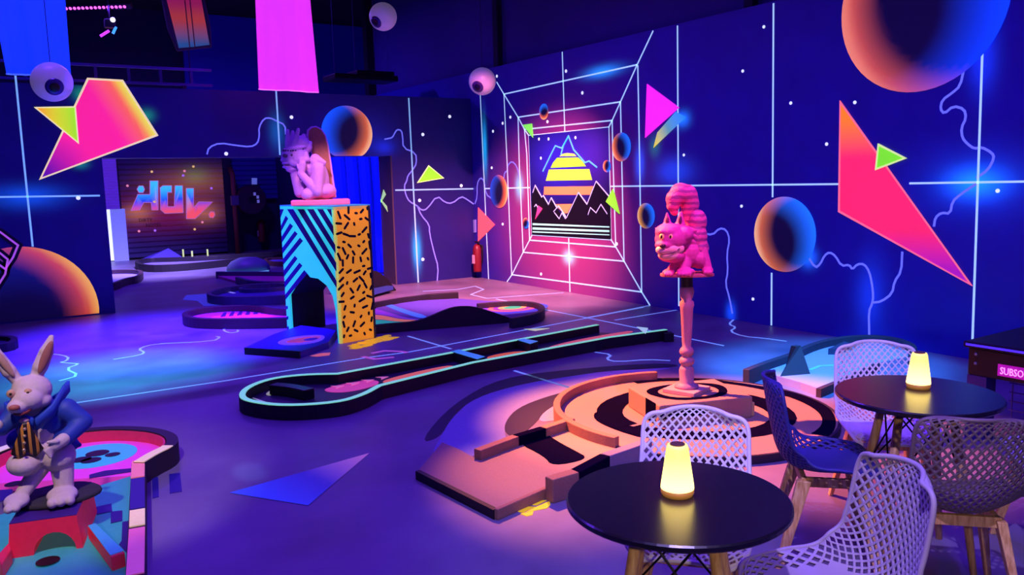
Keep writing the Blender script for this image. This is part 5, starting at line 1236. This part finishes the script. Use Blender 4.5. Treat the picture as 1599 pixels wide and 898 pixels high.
e1 = [(0.854,9.974,2.848)][0]; e2_ = [(5.296,11.372,4.104)][0]; e3 = [(6.519,10.666,3.161)][0]
eyeball(e1, .20, (.03, -1.15, -.45), 'white eyeball ball hanging in front of the blue banner')
eyeball(e2_, .20, (-1.1, -.5, -.75), 'white eyeball ball hanging right of the pink banner')
eyeball(e3, .20, (-.91, -.60, -.62), 'white eyeball ball hanging before the mural corner')
def banner(y, pts_bottom, pts_top, hx, emit, label, edge=None):
    (xa, za), (xb, zb) = pts_bottom; (xc, zc), (xd, zd) = pts_top
    k = (5.6 - za) / (zc - za); k2 = (5.6 - zb) / (zd - zb)
    xc, zc = xa + (xc - xa) * k, 5.6; xd, zd = xb + (xd - xb) * k2, 5.6
    b = empty('fabric_banner', (0, 0, 0), 0, label, 'banner', 'fabric banners hanging from the ceiling')
    mb = MB(); vs = []; NX, NZ = 24, 24
    for j in range(NZ + 1):
        t = j / NZ
        for i in range(NX + 1):
            u = i / NX; x = (xa + (xb - xa) * u) * (1 - t) + (xc + (xd - xc) * u) * t; z = (za + (zb - za) * u) * (1 - t) + 5.6 * t
            vs.append((x, y + .03 * math.sin(u * 9 + t) + .012 * math.sin(u * 25), z))
    mb.add(vs, [(j * (NX + 1) + i, j * (NX + 1) + i + 1, (j + 1) * (NX + 1) + i + 1, (j + 1) * (NX + 1) + i) for j in range(NZ) for i in range(NX)])
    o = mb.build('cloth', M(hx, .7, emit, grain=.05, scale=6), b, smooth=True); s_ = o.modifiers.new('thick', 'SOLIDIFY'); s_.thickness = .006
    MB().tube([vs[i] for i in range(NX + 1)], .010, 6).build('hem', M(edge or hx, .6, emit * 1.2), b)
    MB().tube([(xc - .05, y, 5.6), (xd + .05, y, 5.6)], .02, 8).build('rod', M('1a1626', .5), b)
    for x in (xc, xd): MB().tube([(x, y, 5.6), (x, y, 6.0)], .005, 6).build('cord', M('1a1626', .5), b)
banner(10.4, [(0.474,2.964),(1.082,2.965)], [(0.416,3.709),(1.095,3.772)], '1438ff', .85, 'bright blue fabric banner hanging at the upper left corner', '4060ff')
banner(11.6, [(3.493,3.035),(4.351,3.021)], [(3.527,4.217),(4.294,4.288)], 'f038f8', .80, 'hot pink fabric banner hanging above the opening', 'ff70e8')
# painted kayak-like board that hangs nose down
bp = [(2.131,4.234),(2.624,4.287),(2.710,3.690),(2.707,3.429),(2.297,3.358),(2.206,3.614)]
kb_ = empty('painted_board', (0, 0, 0), 0, 'orange and teal painted board hanging from the ceiling', 'board')
TK = Matrix(((1, 0, 0, 0), (0, 0, -1, 10.8), (0, 1, 0, 0), (0, 0, 0, 1)))
mb = MB(); mb.prism(bp, -.05, 0, TK); mb.build('hull', M('302038', .5), kb_, bevel=.015)
ib = [(2.167,4.238),(2.586,4.283),(2.663,3.671),(2.678,3.458),(2.314,3.397),(2.237,3.639)]
cz0, cz1 = [(2.470,3.399)][0][1], [(2.509,3.938)][0][1]
def kcol(q): 
    t = (q.y - cz0) / (cz1 - cz0); return lerp4(hexc('30708c'), hexc('e05038'), (t - .1) / .5) if t < .7 else lerp4(hexc('e05038'), hexc('c02858'), (t - .7) / .3)
mid = [(2.474,4.270),(2.494,3.423)]
grad_poly('painted_face', TK, [ib[0], mid[0], mid[1], ib[4]], kcol, kb_, .35, .006, 20)
grad_poly('painted_face', TK, [mid[0], ib[1], ib[3], mid[1]], kcol, kb_, .35, .006, 20)
for p in ([(2.415,4.264),(2.441,3.413)], [(2.474,4.270),(2.502,3.424)]): paint_line('seam', TK, p, .012, M('802838', .5), kb_, .010)
for x in (bp[0][0] + .1, bp[1][0] - .1): MB().tube([(x, 10.8, bp[0][1] - .02), (x, 10.8, 6.0)], .005, 6).build('cord', M('1a1626', .5), kb_)
# cable tray along the head of the back wall
ctp = [(1.224,3.313),(3.189,3.257)]
tr = empty('cable_tray', (0, 0, 0), 0, 'violet metal cable tray running above the back wall', 'cable tray')
xa, xb = ctp[0][0] - 2.2, ctp[1][0]; 
for z in (3.2, 3.42): MB().box(((xa + xb) / 2, YB + .2, z), (xb - xa, .05, .035)).build('rail', M('5a3cb0', .4, 0, .3), tr)
k = 0; x = xa
while x < xb: MB().box((x + .1, YB + .22, 3.31), (.04, .04, .19)).build('rung', M('4a3490', .4, 0, .3), tr); x += .42
for x in (xa + .5, (xa + xb) / 2, xb - .3): MB().tube([(x, YB + .2, 3.42), (x, YB + .2, 6.0)], .008, 6).build('hanger', M('2a2050', .5), tr)
for x in (xa + .4, xb - .4): MB().box((x, YB + .2, 3.15), (.06, .06, .07)).build('foot', M('2a2050', .5), tr)
# dark projector-like box on hangers and thin suspension wires beyond the back wall
bxp = [(5.684,3.405),(6.902,3.662)]
pj = empty('ceiling_speaker', ((bxp[0][0] + bxp[1][0]) / 2, 14.6, 3.62), 0, 'flat black box hanging on wires above the opening', 'speaker')
mb = MB(); mb.box((0, 0, 0), (1.25, .6, .10)); mb.box((.2, 0, .08), (.75, .5, .10)); mb.build('body', M('0a0812', .5), pj, bevel=.02)
for x in (-.5, -.1, .3, .55): MB().tube([(x, 0, .05), (x, 0, 2.38)], .005, 6).build('hanger', M('4838a0', .5), pj)

# ------------------------------------------------------------------ lamps of the hall and added fills
UVC = (.14, .03, 1.0)
def led_bar(x, y, z, rz, watts, label, L=1.0):
    t = empty('led_bar', (x, y, z), rz, label, 'stage light', 'violet black light bars under the ceiling')
    MB().box((0, 0, .03), (L, .07, .06)).build('housing', M('120e18', .5), t, bevel=.005)
    m_ = MB(); m_.lathe([(.0, -.004), (.016, -.004), (.018, 0), (.0, 0)], 12)
    n = 18; d0 = None
    for k in range(n):
        if d0 is None: o = m_.build('led', M('ff50e0', .4, 3.0), t); d0 = o.data
        else: o = bpy.data.objects.new('led', d0); link(o, t)
        o.location = (-L / 2 + (k + .5) * L / n, 0, 0)
    for x_ in (-L / 3, L / 3): MB().tube([(x_, 0, .06), (x_, 0, 6.0 - z)], .006, 6).build('hanger', M('1a1626', .5), t)
    if watts:
        l = bpy.data.lights.new('black_light', 'AREA'); l.shape = 'RECTANGLE'; l.size = L; l.size_y = .06; l.energy = watts; l.color = UVC; l.spread = math.radians(170)
        lo = bpy.data.objects.new('black_light', l); link(lo, t); lo.location = (0, 0, -.012)
    return t
vis = [(1.212,11.605,3.976),(1.777,11.215,3.836)]
va, vb = Vector(vis[0]), Vector(vis[1]); vc = (va + vb) / 2
places = ['over the rabbit hole', 'over the cafe tables', 'over the long golf lane', 'over the zebra hole', 'over the mural corner', 'over the left hall floor', 'in the space beyond the opening', 'over the passage opening']
for k, (x, y, z, rz, wt) in enumerate(BARS): led_bar(x, y, z, rz, wt, 'violet black light bar hung ' + places[k])
vb_ = led_bar(vc.x, vc.y, vc.z, math.atan2(vb.y - va.y, vb.x - va.x), 14, 'glowing magenta light bar beside the blue banner', .92)
vb_.rotation_euler = (math.radians(-55), 0, math.atan2(vb.y - va.y, vb.x - va.x))
for ch in list(vb_.children):
    if ch.name.startswith('hanger'): bpy.data.objects.remove(ch)
tag(MB().tube([(vc.x - .3, vc.y + .04, vc.z + .02), (vc.x - .3, vc.y + .04, 6.0)], .006, 6).build('hanger', M('1a1626', .5), vb_), None)
vb_.children[-1].matrix_parent_inverse = Matrix.LocRotScale(vb_.location, vb_.rotation_euler, None).inverted()
# small moving-head effect light below it
mh = [(1.642,11.273,3.648)][0]
t = empty('effect_light', mh, 0, 'small black effect light with coloured tubes under the light bar', 'stage light')
MB().box((0, 0, .06), (.12, .10, .10)).build('body', M('161224', .5), t, bevel=.01)
m_ = MB(); m_.ball((.03, -.05, .10), .03, None, 12, 8); m_.build('lens', M('f0f0ff', .3, 1.5), t, smooth=True)
MB().tube([(-.12, -.04, -.10), (-.02, -.04, -.03)], .016, 8).build('lamp_tube', M('d040ff', .4, 1.2), t)
MB().tube([(.02, -.04, -.06), (.06, -.04, .02)], .016, 8).build('lamp_tube', M('40a0ff', .4, 1.2), t)
MB().tube([(0, 0, .10), (0, 0, 6.0 - mh[2])], .01, 6).build('hanger', M('1a1626', .5), t)
# its narrow beams leave small blue dots on the floor
for q in [(0.490,6.401),(1.290,4.963),(2.957,5.799),(3.387,6.122),(1.577,9.340),(2.277,14.505),(0.442,9.340)]:
    l = bpy.data.lights.new('beam', 'SPOT'); l.energy = 260; l.color = (.12, .35, 1.0); l.spot_size = math.radians(1.9); l.spot_blend = .8; l.shadow_soft_size = .02
    lo = bpy.data.objects.new('beam', l); link(lo, t); d = Vector((q[0], q[1], 0)) - Vector(mh); lo.rotation_mode = 'QUATERNION'; lo.rotation_quaternion = Vector((0, 0, -1)).rotation_difference(d.normalized()); lo.location = tuple(d.normalized() * .22)
def par_can(p, aim, colr, watts, cone, blend, label):
    t = empty('par_can', p, 0, label, 'stage light', 'coloured stage spots under the ceiling and added fills')
    d = (Vector(aim) - Vector(p)).normalized(); q = Vector((0, 0, -1)).rotation_difference(d); R = q.to_matrix().to_4x4()
    MB().lathe([(.06, .24), (.09, .20), (.10, 0), (.105, -.02), (.095, -.02), (.09, 0), (.085, .18), (.0, .2)], 20, (0, 0, 0), R).build('can', M('0e0c12', .4), t, smooth=False)
    MB().tube([(-.12, 0, .05), (-.12, 0, .30), (.12, 0, .30), (.12, 0, .05)], .01, 6).build('yoke', M('0e0c12', .4), t)
    MB().tube([(0, 0, .30), (0, 0, 6.0 - p[2])], .012, 6).build('hanger', M('0e0c12', .4), t)
    l = bpy.data.lights.new('spot', 'SPOT'); l.energy = watts; l.color = colr; l.spot_size = math.radians(cone); l.spot_blend = blend; l.shadow_soft_size = .06
    lo = bpy.data.objects.new('spot', l); link(lo, t); lo.rotation_mode = 'QUATERNION'; lo.rotation_quaternion = q; lo.location = tuple(d * .05)
    return t
names = ['orange spot aimed at the zebra hole', 'pink spot aimed at the mural corner', 'warm spot aimed at the zebra lane', 'blue spot aimed at the pyramid hole', 'teal spot aimed at the left floor', 'deep blue spot aimed at the passage floor', 'violet spot beyond the opening', 'pale spot aimed at the rabbit statue', 'pink spot aimed at the kidney hole', 'magenta spot aimed at the cat statue', 'lilac spot aimed at the gargoyle', 'amber spot aimed at the gargoyle', 'lilac spot aimed at the cafe tables', 'added warm fill spot for the cafe table legs', 'added blue fill spot for the plastic curtain']
for (p, aim, colr, wt, cone, bl), nm in zip(SPOTS, names): par_can(p, aim, colr, wt, cone, bl, 'black stage can with ' + nm)
